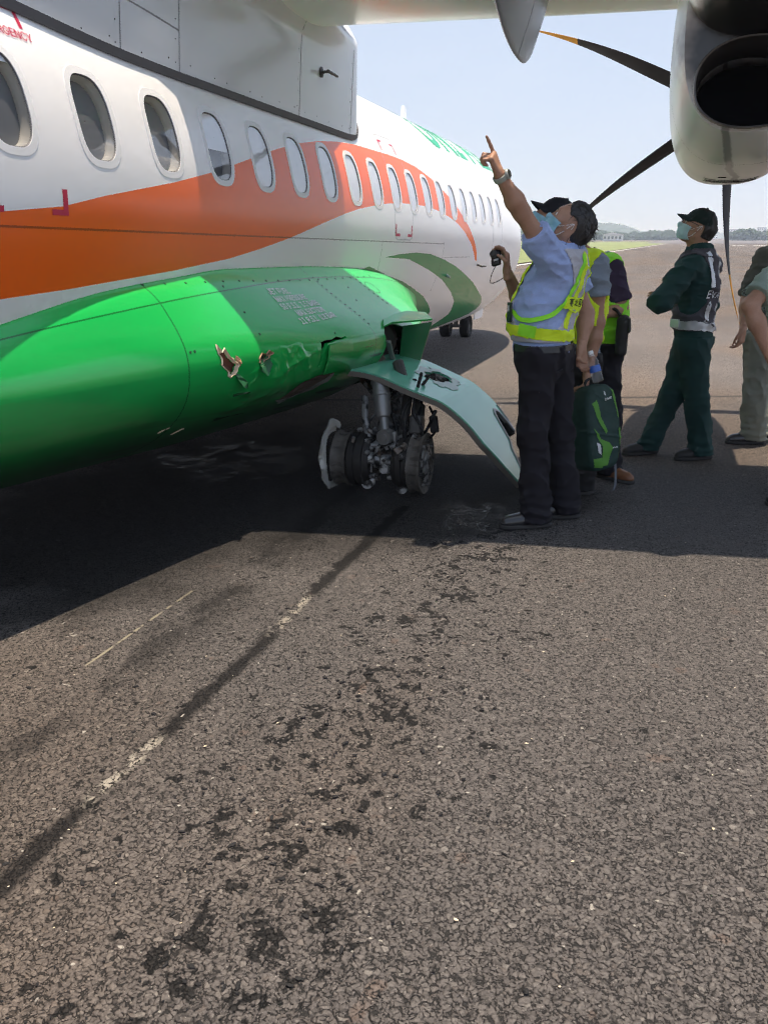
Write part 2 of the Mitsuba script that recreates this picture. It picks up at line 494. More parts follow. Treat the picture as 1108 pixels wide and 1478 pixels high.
def asphalt_color(p, n, uv):
    x, y, gap, r, h, m1 = pebble(p)
    st = mikit.mix((.108, .0995, .095), (.075, .069, .0675), r)
    r2 = mikit.cell_rand(dr.floor(r * 4096), 5)
    st = mikit.mix(st, mi.Color3f(.19, .178, .165), mikit.smoothstep(.93, .99, r2) * .5)
    st = mikit.mix(st, mi.Color3f(.095, .08, .07), mikit.smoothstep(.08, .03, r2) * .4)
    st = st * (.74 + .52 * mikit.noise(x * 300, y * 300))
    pits = mikit.smoothstep(.62, .78, mikit.fbm(x * 85, y * 85, 3., 2))
    c = mikit.mix((.017, .0165, .0165), st, gap * (1 - .6 * pits))
    painted_glint = mikit.smoothstep(.925, .96, mikit.noise(p.x * 390, p.y * 390))
    c = mikit.mix(c, (.42, .40, .38), painted_glint * .4)  # specular glints of the stones painted as pale specks
    big = mikit.fbm(p.x * .55, p.y * .9, 3.1, 4)
    c = c * (.82 + .42 * big)
    c = mikit.mix(c, c * mi.Color3f(1.12, 1.0, .88), mikit.smoothstep(.4, .7, mikit.fbm(p.x * .3 + 5, p.y * .5, 8.)))
    # worn lanes along the runway, plus a paler tone farther ahead
    lane = mikit.smoothstep(.35, .75, mikit.fbm(p.x * .02 + 3, p.y * .35, 1.5, 4)) * mikit.smoothstep(6, 25, p.x)
    c = c * (1.12 - .3 * lane)
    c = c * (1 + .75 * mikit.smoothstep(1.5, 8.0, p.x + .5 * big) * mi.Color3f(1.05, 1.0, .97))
    w = (mikit.fbm(p.x * 3.0, p.y * 3.0, 5., 3) - .5)
    fine = mikit.fbm(p.x * 30, p.y * 30, 9., 3)
    # rim scrape of the outer wheel: dark gouge broken by chalky stretches
    yc = p.y + 2.305 + .05 * (mikit.fbm(p.x * 1.3, 2., 4., 2) - .5) + .012 * (fine - .5)
    px_ = p.x + .06 * (fine - .5)
    on = 1 - band(px_, -2.27, -1.84, .04) - band(px_, -3.46, -3.10, .05) - band(px_, -5.6, -5.1, .06)
    gouge = band(yc, -.034 + .03 * (fine - .5), .034 + .05 * (mikit.fbm(p.x * 14, 4., 1., 2) - .5), .018) * (p.x < -.3) * mikit.smoothstep(.26, .38, fine + .24 * on)
    chalk = band(yc, -.022, .022, .014) * (1 - on) * mikit.smoothstep(.40, .6, fine) * (p.x < -.6)
    c = mikit.mix(c, c * .13 + mi.Color3f(.005, .005, .0055), gouge * (.3 + .7 * on))
    c = mikit.mix(c, (.36, .33, .28), chalk * .8 * mikit.smoothstep(.3, .9, gap * (.5 + .9 * mikit.noise(x * 120, y * 120))))
    # softer track of the inner wheel
    y2 = p.y + 1.90 + .06 * w
    soft = band(y2, -.10, .10, .07) * mikit.smoothstep(.34, .62, mikit.fbm(p.x * 4, p.y * 12, 2., 3)) * (p.x < .2)
    c = mikit.mix(c, c * .30 + mi.Color3f(.006, .006, .0065), soft * .8)
    scr = band(p.y + 1.76, -.006, .006, .003) * (p.x > -2.75) * (p.x < -1.95) * mikit.smoothstep(.35, .55, fine)
    c = mikit.mix(c, (.30, .27, .20), scr * .8)
    # rubber smeared off the tyres
    zone = dr.exp(-dr.square((p.y + 2.93 + .25 * w) / .28)) + .35 * dr.exp(-dr.square((p.y + 2.45) / .25)) * (p.x < -2.6) - .12
    rub = mikit.smoothstep(.585, .645, mikit.fbm(p.x * 17., p.y * 19.0, 1.7, 4) + .16 * zone - .085 + .10 * (mikit.noise(p.x * 3., p.y * 3., 4.) - .5)) * mikit.smoothstep(-4.9, -4.0, p.x) * mikit.smoothstep(-.2, -.7, p.x)
    rub = rub * mikit.smoothstep(.34, .52, mikit.fbm(p.x * 70, p.y * 70, 6., 2) + .2 * (1 - gap))
    c = mikit.mix(c, c * .12 + mi.Color3f(.004, .0045, .005), rub)
    # rust and chips
    rust = mikit.smoothstep(.78, .86, mikit.fbm(p.x * 11 + 31, p.y * 11, 11., 3)) * gap
    c = mikit.mix(c, (.15, .10, .075), rust * .3)
    c = mikit.mix(c, (.42, .40, .36), mikit.smoothstep(.90, .93, mikit.fbm(p.x * 40 + 3, p.y * 40, 4., 2)) * .7)
    # fluid soaked in by the wrecked gear, widened as painted shade under the belly
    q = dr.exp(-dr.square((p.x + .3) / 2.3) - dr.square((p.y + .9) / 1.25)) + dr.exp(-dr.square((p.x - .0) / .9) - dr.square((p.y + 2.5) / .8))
    wet_shade = mikit.smoothstep(.18, .60, q + .45 * w)
    c = c * (1 - .72 * wet_shade)
    # tar joint across the runway
    j = band(p.x - 4.45 + .39 * (p.y + 3.35) + .05 * w, -.05, .05, .02)
    c = mikit.mix(c, (.035, .034, .034), j * .85)
    return c


def grass_color(p, n, uv):
    a = mikit.fbm(p.x * .12, p.y * .5, 2., 4)
    return mikit.mix((.12, .155, .06), (.18, .20, .10), a)


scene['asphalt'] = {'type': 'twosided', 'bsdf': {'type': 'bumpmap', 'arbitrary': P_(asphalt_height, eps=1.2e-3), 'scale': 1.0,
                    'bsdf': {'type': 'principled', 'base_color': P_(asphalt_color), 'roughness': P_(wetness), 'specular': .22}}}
scene['grass_mat'] = pr(P_(grass_color), .9, spec=.2)
scene['line_paint'] = pr((.62, .62, .60), .7)
scene['apron_mat'] = pr((.26, .215, .22), .8)


def build_ground():
    # one polar sheet about the photographer's spot: fine underfoot, growing coarser to the horizon
    r = np.concatenate([[0.05], np.geomspace(.3, 60, 170), np.geomspace(66, 7000, 90)])
    th = np.linspace(0, 2 * np.pi, 361)[:-1]
    R, A = np.meshgrid(r, th, indexing='ij')
    x, y = CAM[0] + R * np.cos(A), CAM[1] + R * np.sin(A)
    V = np.stack([x, y, ground_z(x, y)], -1)
    lump = meshkit.fbm(np.stack([x * 1.1, y * 1.1, 0 * x], -1), 3, 4) - .5
    V[..., 2] += np.where(R < 40, lump * .012 * ssmooth(40, 8, R), 0)
    m = loft(V, False)
    m.invert()
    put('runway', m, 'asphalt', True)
    labels['runway'] = {'label': 'worn brown grey asphalt runway with black rubber marks and a long rim gouge', 'category': 'runway', 'kind': 'structure'}

    def edge(X):
        return 8.4 - .034 * X

    def sheet(x0, x1, y0, y1, lift, nx, ny):
        X = np.linspace(0, 1, nx)[:, None] ** 2 * (x1 - x0) + x0
        Y = edge(X) + np.linspace(0, 1, ny)[None] ** 2 * (y1 - y0) + y0
        X = np.broadcast_to(X, Y.shape)
        V = np.stack([X, Y, ground_z(X, Y) + lift], -1)
        i, j = np.meshgrid(np.arange(nx - 1), np.arange(ny - 1), indexing='ij')
        a, b, c, d = i * ny + j, (i + 1) * ny + j, (i + 1) * ny + j + 1, i * ny + j + 1
        return trimesh.Trimesh(V.reshape(-1, 3), np.vstack([np.stack([a, b, c], -1).reshape(-1, 3), np.stack([a, c, d], -1).reshape(-1, 3)]), process=False)

    put('grass_verge', sheet(-40, 420, .75, 160, .05, 120, 30), 'grass_mat', True)
    labels['grass_verge'] = {'label': 'strip of mown green grass beside the left runway edge', 'category': 'grass', 'kind': 'structure'}
    put('edge_line', sheet(-40, 300, -.1, .22, .018, 90, 2), 'line_paint', True)
    labels['edge_line'] = {'label': 'white painted edge line between the runway and the grass', 'category': 'road marking', 'kind': 'structure'}


build_ground()

# ---------------------------------------------------------------- aeroplane: fuselage
PLANE = thing('aeroplane', 'white twin propeller aeroplane with orange and green stripes resting on a wrecked wheel', 'aeroplane')
FR = [(-15.5, .30), (-13, .62), (-10, 1.05), (-7, 1.34), (-5, 1.40), (8.2, 1.40), (9.0, 1.375), (9.8, 1.30), (10.6, 1.16), (11.3, .95), (11.9, .66), (12.25, .40), (12.42, .12)]
FZ = [(-15.5, 2.75), (-13, 2.5), (-10, 2.15), (-7, 1.83), (-5, 1.75), (8.2, 1.75), (9.5, 1.71), (10.6, 1.62), (11.5, 1.52), (12.42, 1.42)]


def fus_r(X):
    return pl_interp(FR, X)


def fus_zc(X):
    return pl_interp(FZ, X)


def fus_at(X, z, lift=0.0):
    """starboard skin point for station X and height z"""
    X, z = np.broadcast_arrays(np.asarray(X, float), np.asarray(z, float))
    R, zc = fus_r(X), fus_zc(X)
    y = -np.sqrt(np.maximum(R * R - (z - zc) ** 2, 1e-6))
    n = np.stack([0 * X, y / R, (z - zc) / R], -1)
    return np.stack([X, y, z], -1) + n * lift


def fus_arc(X, s, lift=0.0):
    """starboard skin point at arc length s above the half height"""
    X, s = np.broadcast_arrays(np.asarray(X, float), np.asarray(s, float))
    R, zc = fus_r(X), fus_zc(X)
    a = s / 1.4
    return np.stack([X, -(R + lift) * np.cos(a), zc + (R + lift) * np.sin(a)], -1)


def superell(n, a, b, m=2.0, x0=0., y0=0.):
    t = np.arange(n) * 2 * np.pi / n
    return np.stack([x0 + a * np.sign(np.cos(t)) * np.abs(np.cos(t)) ** (2 / m), y0 + b * np.sign(np.sin(t)) * np.abs(np.sin(t)) ** (2 / m)], -1)


WIN_X = [-1.822 + .539 * k for k in range(-5, 18)]
WIN_Z = 2.053


def build_fuselage():
    X = np.concatenate([np.linspace(-15.5, -5, 26), np.linspace(-4.8, 8.2, 66), np.linspace(8.4, 12.42, 36)])
    th = np.arange(160) * 2 * np.pi / 160
    R, zc = fus_r(X)[:, None], fus_zc(X)[:, None]

    def shell(dr_):
        V = np.stack([np.broadcast_to(X[:, None], (len(X), 160)), (R - dr_) * np.cos(th), zc + (R - dr_) * np.sin(th)], -1)
        if dr_:
            V[0, :, 0] += .05
            V[-1, :, 0] -= .05
        return man(loft(V))
    body = shell(0) - shell(.05)
    cut = []
    for wx in WIN_X:
        e = superell(36, .127, .178, 3.0)
        cut.append(man(prism(e, .5, (wx, -1.1, WIN_Z), (1, 0, 0), (0, 0, 1))))
        cut.append(man(prism(e, .5, (wx, 1.6, WIN_Z), (1, 0, 0), (0, 0, 1))))
    body = body - m3.Manifold.batch_boolean(cut, m3.OpType.Add)
    put('aeroplane__fuselage', tm(body), 'paint_fuselage', 40)
    # cabin lining: an inner drum that closes the view through the windows
    c = cat([rbox(12.6, .02, 1.7, .005).apply_translation([2.2, -.1, 1.75])])
    put('aeroplane__cabin_bulkhead', c, 'interior_dark', False)


def ringmap(inner, outer, f):
    """band between two closed 2-D curves (n,2), mapped by f(points)->xyz"""
    n = len(inner)
    V = np.vstack([f(inner), f(outer)])
    k = np.arange(n)
    F = np.vstack([np.stack([k, n + k, n + (k + 1) % n], -1), np.stack([k, n + (k + 1) % n, (k + 1) % n], -1)])
    return trimesh.Trimesh(V, F, process=False)


def build_windows():
    rng = np.random.default_rng(4)
    N = 40
    for i, wx in enumerate(WIN_X):
        k = i - 5
        key = free('aeroplane__window')

        def ell(a, b, m=3.0):
            return superell(N, a, b, m, wx, WIN_Z)

        def skin(lift):
            return lambda e: fus_at(e[:, 0], e[:, 1], lift)
        # raised frame: inner wall, crown, outer wall
        c = [skin(-.008)(ell(.1200, .1700)), skin(.0022)(ell(.1200, .1700)), skin(.0022)(ell(.1495, .1995)), skin(-.004)(ell(.1505, .2005))]
        fr = loft(np.array(c), False)
        scene[key + '__frame'] = mikit.ply(fr, 'frame_grey', 20)
        c = [skin(-.0015)(ell(.1205, .1705)), skin(-.0005)(ell(.1180, .1680)), skin(-.006)(ell(.1155, .1655))]
        scene[key + '__seal'] = mikit.ply(loft(np.array(c), False), 'rubber_grey', 40)
        # tapering inner reveal
        c = [skin(-.008)(ell(.1195, .1695)), skin(-.035)(ell(.112, .160, 2.8)), skin(-.055)(ell(.118, .166, 2.6))]
        scene[key + '__reveal'] = mikit.ply(loft(np.array(c), False), 'cabin_cream', True)
        # pane, slightly domed
        rr = [skin(-.004 - .0035 * (1 - t * t) * 0)(ell(.1175 * t, .1675 * t)) for t in (1., .8, .55, .3, .05)]
        scene[key + '__pane'] = mikit.ply(loft(np.array(rr), False), 'window_pane', True)
        # pull-down shade
        drop = {-5: .3, -4: 0., -3: .2, -2: .1, -1: .10, 0: .0, 1: .0, 2: .55}.get(k, 1.0)
        g = [skin(-.054)(ell(.117 * t, .165 * t)) for t in (1., .6, .25, .02)]
        if k < 3:
            scene[key + '__cabin_tone_plate'] = mikit.ply(loft(np.array(g), False), 'cabin_grey', True)  # opaque grey plate added in place of the cabin interior behind the pane
        if drop > .02:
            e = ell(.119, .169)
            e[:, 1] = np.maximum(e[:, 1], WIN_Z + .169 - .338 * drop)
            g = [skin(-.010)((e - e.mean(0)) * t + e.mean(0)) for t in (1., .6, .25, .02)]
            scene[key + '__shade'] = mikit.ply(loft(np.array(g), False), 'blind_white', True)


build_fuselage()
build_windows()


def skin_text(key, text, height, x0, s0, mat, up_scale=1.0, bold=True, slant=0.0, arc=True, lift=.003):
    m = meshkit.text_mesh(text, height, .001, bold)
    m = trimesh.Trimesh(*trimesh.remesh.subdivide_to_size(m.vertices, m.faces, .12)[:2], process=False)
    v = m.vertices
    m.vertices = fus_arc(x0 + v[:, 0] + slant * v[:, 1], s0 + v[:, 1] * up_scale, lift + v[:, 2])
    put(key, m, mat, False)


skin_text('aeroplane__lettering', 'UNI AIR', .78, 4.75, 1.03, 'green_letter', 1.0, True, .15)


def mark(polys, mat='red_mark', key='aeroplane__escape_marking'):
    ms = []
    for x0, z0, x1, z1 in polys:
        n = max(2, int(abs(z1 - z0) / .03) + 1)
        X = np.linspace(x0, x1, 4)
        Z = np.linspace(z0, z1, n + 1)
        A, B = np.meshgrid(X, Z, indexing='ij')
        V = fus_at(A, B, .002)
        nx, nz = A.shape
        i, j = np.meshgrid(np.arange(nx - 1), np.arange(nz - 1), indexing='ij')
        a, b, c, d = i * nz + j, (i + 1) * nz + j, (i + 1) * nz + j + 1, i * nz + j + 1
        ms.append(trimesh.Trimesh(V.reshape(-1, 3), np.vstack([np.stack([a, b, c], -1).reshape(-1, 3), np.stack([a, c, d], -1).reshape(-1, 3)]), process=False))
    put(key, cat(ms), mat, False)


mark([(-2.13, 1.65, -2.10, 1.75), (-2.20, 1.65, -2.13, 1.672)])
mark([(-2.60, 1.65, -2.47, 1.672), (-2.60, 1.65, -2.57, 1.75)])
mark([(-2.60, 2.395, -2.10, 2.412), (-2.12, 2.335, -2.10, 2.395)])
mark([(2.40, 1.65, 2.425, 1.75), (2.425, 1.65, 2.54, 1.672)])
mark([(2.895, 1.65, 2.92, 1.75), (2.78, 1.65, 2.895, 1.672)])
mark([(2.42, 2.36, 2.44, 2.45), (2.44, 2.435, 2.52, 2.45)])
mark([(2.84, 2.36, 2.86, 2.45), (2.76, 2.435, 2.84, 2.45)])
skin_text('aeroplane__lettering', 'EMERGENCY', .034, -2.36, .555, 'red_mark', bold=False)
scene['line_shade'] = pr((.36, .37, .375), .4)


def outline(x0, x1, z0, z1, r, key, w=.012, mat='line_shade', lift=.0015):
    """thin rounded-rectangle gap line on the starboard skin"""
    q = sg.box(x0 + r, z0 + r, x1 - r, z1 - r).buffer(r, quad_segs=8).exterior
    P = np.array([q.interpolate(t, normalized=True).coords[0] for t in np.linspace(0, 1, 80, endpoint=False)])
    c = P.mean(0)
    inn = P + (c - P) / np.linalg.norm(c - P, axis=1, keepdims=True) * w
    put(key, ringmap(inn, P, lambda e: fus_at(e[:, 0], e[:, 1], lift)), mat, False)


outline(6.88, 7.55, 1.45, 2.62, .12, 'aeroplane__service_door_gap')
outline(2.38, 2.95, 1.62, 2.50, .08, 'aeroplane__escape_hatch_gap', .006)
# top antenna blade
put('aeroplane__antenna', prism(sg.Polygon([(7.1, 3.1), (7.42, 3.1), (7.34, 3.45), (7.25, 3.46)]), .035, (0, .0175, 0), (1, 0, 0), (0, 0, 1)), 'paint_white', False)
# pitot tube and static fittings near the nose
put('aeroplane__probe', cat(rod(fus_at(6.15, 1.36), fus_at(6.15, 1.36, .07), .012), rod(fus_at(6.15, 1.36, .07), fus_at(6.4, 1.36, .075), .012, .006)), 'metal_dark')
put('aeroplane__drain_mast', rod(fus_at(4.65, 1.26), fus_at(4.6, 1.26, .06), .02, .008), 'paint_grey')

# ---------------------------------------------------------------- wing, fairing, nacelle
AIR = [(0, 0), (.0075, .022), (.025, .043), (.06, .066), (.12, .088), (.2, .104), (.3, .112), (.42, .108), (.55, .092), (.7, .065), (.85, .034), (1, .004)]
AIRL = [(1, -.002), (.85, -.018), (.7, -.034), (.55, -.050), (.42, -.062), (.3, -.067), (.2, -.066), (.12, -.058), (.06, -.043), (.025, -.028), (.0075, -.015)]


def airfoil(y, le, te, z, thick=1.0):
    p = np.array(AIR + AIRL)
    p = spline(np.vstack([p, p[:1]]), 4)[:-1]
    c = le - te
    return np.stack([le - p[:, 0] * c, np.full(len(p), y), z + p[:, 1] * c * thick * 1.25], -1)


WZ = 3.135


def build_wing():
    st = [(-13.4, .62, -.28, WZ + .22), (-13.1, .78, -.38, WZ + .22), (-5.2, 1.13, -.98, WZ + .02), (-3, 1.13, -.98, WZ), (0, 1.13, -.98, WZ)]
    rings = [airfoil(*s) for s in st]
    for r in rings:
        r[:, 0] += .14 * (np.minimum(np.abs(r[:, 1]), 5.2) - 1.3)
    right = loft(np.array(rings))
    put('aeroplane__wing', right, 'paint_white', 30)
    left = right.copy()
    left.vertices[:, 1] *= -1
    left.invert()
    put('aeroplane__wing', left, 'paint_white', 30)
    # leading edge de-icing boot, a thin black band
    # canoe shaped flap hinge fairings below the trailing edge
    for y0 in (-2.84, -6.3):
        X = np.linspace(.62, -.92, 26)
        rings = []
        for k, x in enumerate(X):
            t = k / 25.
            env = max(1 - abs(t - .40) ** 2.2 / .46 ** 2.2 * (1 if t < .4 else .42), .001)
            dp = .54 * env ** .55 + .01
            w = .115 * env ** .5 + .004
            zt = WZ - .06
            a = np.linspace(0, np.pi, 17)
            # V section with a narrow rounded keel
            prof = np.stack([np.cos(a) * (.34 + .66 * np.abs(np.cos(a)) ** 3), -np.sin(a) ** .8], -1)
            rings.append(np.vstack([np.stack([np.full(17, x), y0 + w * prof[:, 0], zt + dp * prof[:, 1]], -1), [[x, y0 - w * .9, zt + .05], [x, y0 + w * .9, zt + .05]]]))
        f = free('aeroplane__flap_fairing')
        rings = np.array(rings)
        scene[f] = mikit.ply(loft(rings[:12]), 'paint_grey_mid', 40)
        rings[11:, :, 0] -= .010
        scene[f + '__moving_tail'] = mikit.ply(loft(rings[11:]), 'paint_grey_mid', 40)


FAIR_Z0 = 2.37


def fair_ring(z):
    # plan outline at height z: long sides, rounded nose, flaring out to the wing at the top
    t = np.clip((z - FAIR_Z0) / .75, 0, 1.2)
    flare = .20 * np.clip((t - .62) / .38, 0, 1) ** 2.2
    hw = 1.262 + .05 * t
    nose = 2.10 - .10 * t

    def fl(x):
        return flare * ssmooth(1.75, .8, x) * ssmooth(-1.35, -.7, x)
    pts = []
    for s in np.linspace(-1, 1, 41):
        a = s * np.pi / 2
        pts.append((nose - .42 + .42 * np.abs(np.cos(a)) ** (2 / 2.6), hw * np.sign(np.sin(a)) * np.abs(np.sin(a)) ** (2 / 5.)))
    for x in np.linspace(1.6, -4.5, 44)[0:]:
        pts.append((x, hw + fl(x) - .045 * ssmooth(-1.1, -2.2, x) - .35 * ssmooth(-2.5, -4.5, x)))
    for x in np.linspace(-4.5, 1.6, 44):
        pts.append((x, -(hw + fl(x) - .045 * ssmooth(-1.1, -2.2, x) - .35 * ssmooth(-2.5, -4.5, x))))
    p = np.array(pts)
    return np.stack([p[:, 0], p[:, 1], np.full(len(p), z)], -1)


def build_fairing():
    zs = [2.05, 2.37, 2.5, 2.65, 2.78, 2.86, 2.92, 2.97, 3.01, 3.05]
    rings = [fair_ring(z) for z in zs] + [fair_ring(3.05) * [.98, .9, 1] + [0, 0, .25], fair_ring(3.05) * [.9, .5, 1] + [0, 0, .42]]
    m = loft(np.array(rings))
    put('aeroplane__wing_fairing', m, 'paint_grey_light', 40)
    # sealing strip along its lower edge, lying on the fuselage
    base = fair_ring(2.37)
    side = base[(base[:, 1] < -.2)]
    side = side[np.argsort(-side[:, 0])] if False else side
    return m


scene['paint_grey_mid'] = pr((.15, .155, .165), .3, coat=.8)
scene['paint_grey_light'] = pr((.69, .71, .72), .14, coat=1.0)
build_wing()
build_fairing()


def fairing_seal():
    pts = [(2.075, 2.86), (2.06, 2.78), (2.02, 2.65), (1.965, 2.54), (1.88, 2.45), (1.76, 2.395), (1.62, 2.375)] + [(x, 2.37) for x in np.linspace(1.4, -1.0, 14)] + [(-1.5, 2.38), (-2.0, 2.41), (-2.5, 2.45), (-3.2, 2.5), (-4.0, 2.56)]
    P = spline(np.array(pts), 5)
    a = fus_at(P[:, 0], P[:, 1], .004)
    t = np.gradient(P, axis=0)
    t /= np.linalg.norm(t, axis=1, keepdims=True)
    nrm = np.stack([t[:, 1], -t[:, 0]], -1)
    Q = P - nrm * .026
    b = fus_at(Q[:, 0], Q[:, 1], .004)
    a2, b2 = fus_at(P[:, 0], P[:, 1], .034), fus_at(Q[:, 0], Q[:, 1], .012)
    R = np.stack([b, b2, a2, a], 1)
    return loft(R)


put('aeroplane__fairing_seal', fairing_seal(), 'seal_grey', 40)


def fairing_details():
    seams, screws = [], []
    def side_pt(x, z, lift):
        t = np.clip((z - FAIR_Z0) / .75, 0, 1.2)
        fl = .20 * np.clip((t - .62) / .38, 0, 1) ** 2.2 * ssmooth(1.75, .8, np.asarray(x, float)) * ssmooth(-1.35, -.7, np.asarray(x, float))
        hw = 1.262 + .05 * t + fl - .045 * ssmooth(-1.1, -2.2, np.asarray(x, float))
        return np.stack([np.asarray(x, float) + 0 * np.asarray(z, float), -(hw + lift) + 0 * np.asarray(x, float), np.asarray(z, float) + 0 * np.asarray(x, float)], -1)
    def strip(xs, zs, w=.0035):
        P = side_pt(np.asarray(xs), np.asarray(zs), .0012)
        t = np.gradient(P, axis=0)
        nrm = np.cross(t, [0, -1, 0])
        nrm /= np.linalg.norm(nrm, axis=1, keepdims=True)
        V = np.vstack([P - nrm * w, P + nrm * w])
        n = len(P)
        k = np.arange(n - 1)
        seams.append(trimesh.Trimesh(V, np.vstack([np.stack([k, k + 1, n + k + 1], -1), np.stack([k, n + k + 1, n + k], -1)]), process=False))
    zz = np.linspace(2.39, 2.98, 16)
    for x in (-1.42, -.92, .62, 1.62):
        strip(np.full(16, x), zz)
    strip(np.linspace(-1.42, -.92, 8), np.linspace(2.62, 2.58, 8))
    rng = np.random.default_rng(8)
    for x in (-1.42, -.92, .62, 1.62):
        for z in np.linspace(2.44, 2.88, 6):
            screws.append(side_pt(x - .035, z + rng.normal() * .01, 0))
    for x in np.arange(-1.9, 1.9, .22):
        screws.append(side_pt(x + rng.normal() * .02, 2.43 + .006 * rng.normal(), 0))
    for s_ in seams:
        put('aeroplane__wing_fairing__panel_gap', s_, 'gap_grey', False)
    scene['gap_grey'] = pr((.22, .225, .23), .6)
    s = [rod(p + np.array([0, .002, 0]), p + np.array([0, -.0015, 0]), .0045, .004, 8) for p in screws]
    k = put('aeroplane__wing_fairing__screws', cat(s), 'metal_dark', False)
    labels[k] = {'kind': 'stuff'}
    # short probe with a round base plate
    b = side_pt(.98, 2.72, 0)
    put('aeroplane__wing_fairing__probe', cat(lathe([(0, -.01), (.034, -.01), (.034, .008), (.012, .014), (0, .014)], b, b + [0, -1, 0]), rod(b, b + [0, -.06, 0], .009), rod(b + [-.02, -.06, 0], b + [.16, -.062, -.004], .011, .008)), 'metal_dark')
    b = side_pt(-.90, 2.875, 0)
    put('aeroplane__wing_fairing__light', lathe([(0, -.02), (.05, -.02), (.055, .02), (.045, .06), (.02, .085), (0, .09)], b, b + [0, -1, -.3]), 'metal_dark')


fairing_details()
NY = -4.08
NAC = [  # X, half width, top, bottom
    (3.72, .30, 3.10, 2.42), (3.66, .34, 3.14, 2.28), (3.4, .385, 3.20, 2.12), (3.0, .42, 3.26, 2.065), (2.4, .445, 3.32, 2.015), (1.8, .455, 3.36, 1.99), (1.2, .455, 3.38, 2.005),
    (.8, .445, 3.38, 2.03), (.5, .42, 3.38, 2.09), (.34, .38, 3.38, 2.15)]
NAC2 = [(.50, .41, 3.38, 2.62), (.2, .40, 3.38, 2.64), (-.1, .37, 3.36, 2.70), (-.35, .32, 3.32, 2.80), (-.55, .22, 3.25, 2.92), (-.68, .03, 3.16, 3.08)]


def soot(p, n, uv):
    d = dr.sqrt(dr.square((p.y - NY) / .42) + dr.square((p.z - 2.62) / .30))
    s = mikit.smoothstep(1.25, .55, d + .35 * (mikit.fbm(p.x * 6, p.y * 9, p.z * 9) - .5)) * mikit.smoothstep(.95, .35, p.x)
    c = mikit.mix((.80, .805, .80), (.72, .72, .71), mikit.fbm(p.x * 3, p.y * 6, p.z * 6))
    c = mikit.mix(c, (.20, .10, .06), mikit.smoothstep(0, .5, s) * .6)
    c = mikit.mix(c, (.018, .017, .017), mikit.smoothstep(.25, .8, s))
    ln = seam(p.x, .86, .004) | seam(p.x, 2.3, .004) | (seam(p.z, 2.62, .004) & (p.x > .86))
    streak = band(p.y + 4.05 + .12 * (p.x - 1.2) + .03 * mikit.fbm(p.x * 7, 1., 2.), -.022, .022, .008) * (p.z < 2.2) * (p.x < 2.2)
    c = c * (1 - .55 * streak)
    return dr.select(ln, c * .4, c)


scene['paint_nacelle'] = pr(P_(soot), .28, coat=.8)


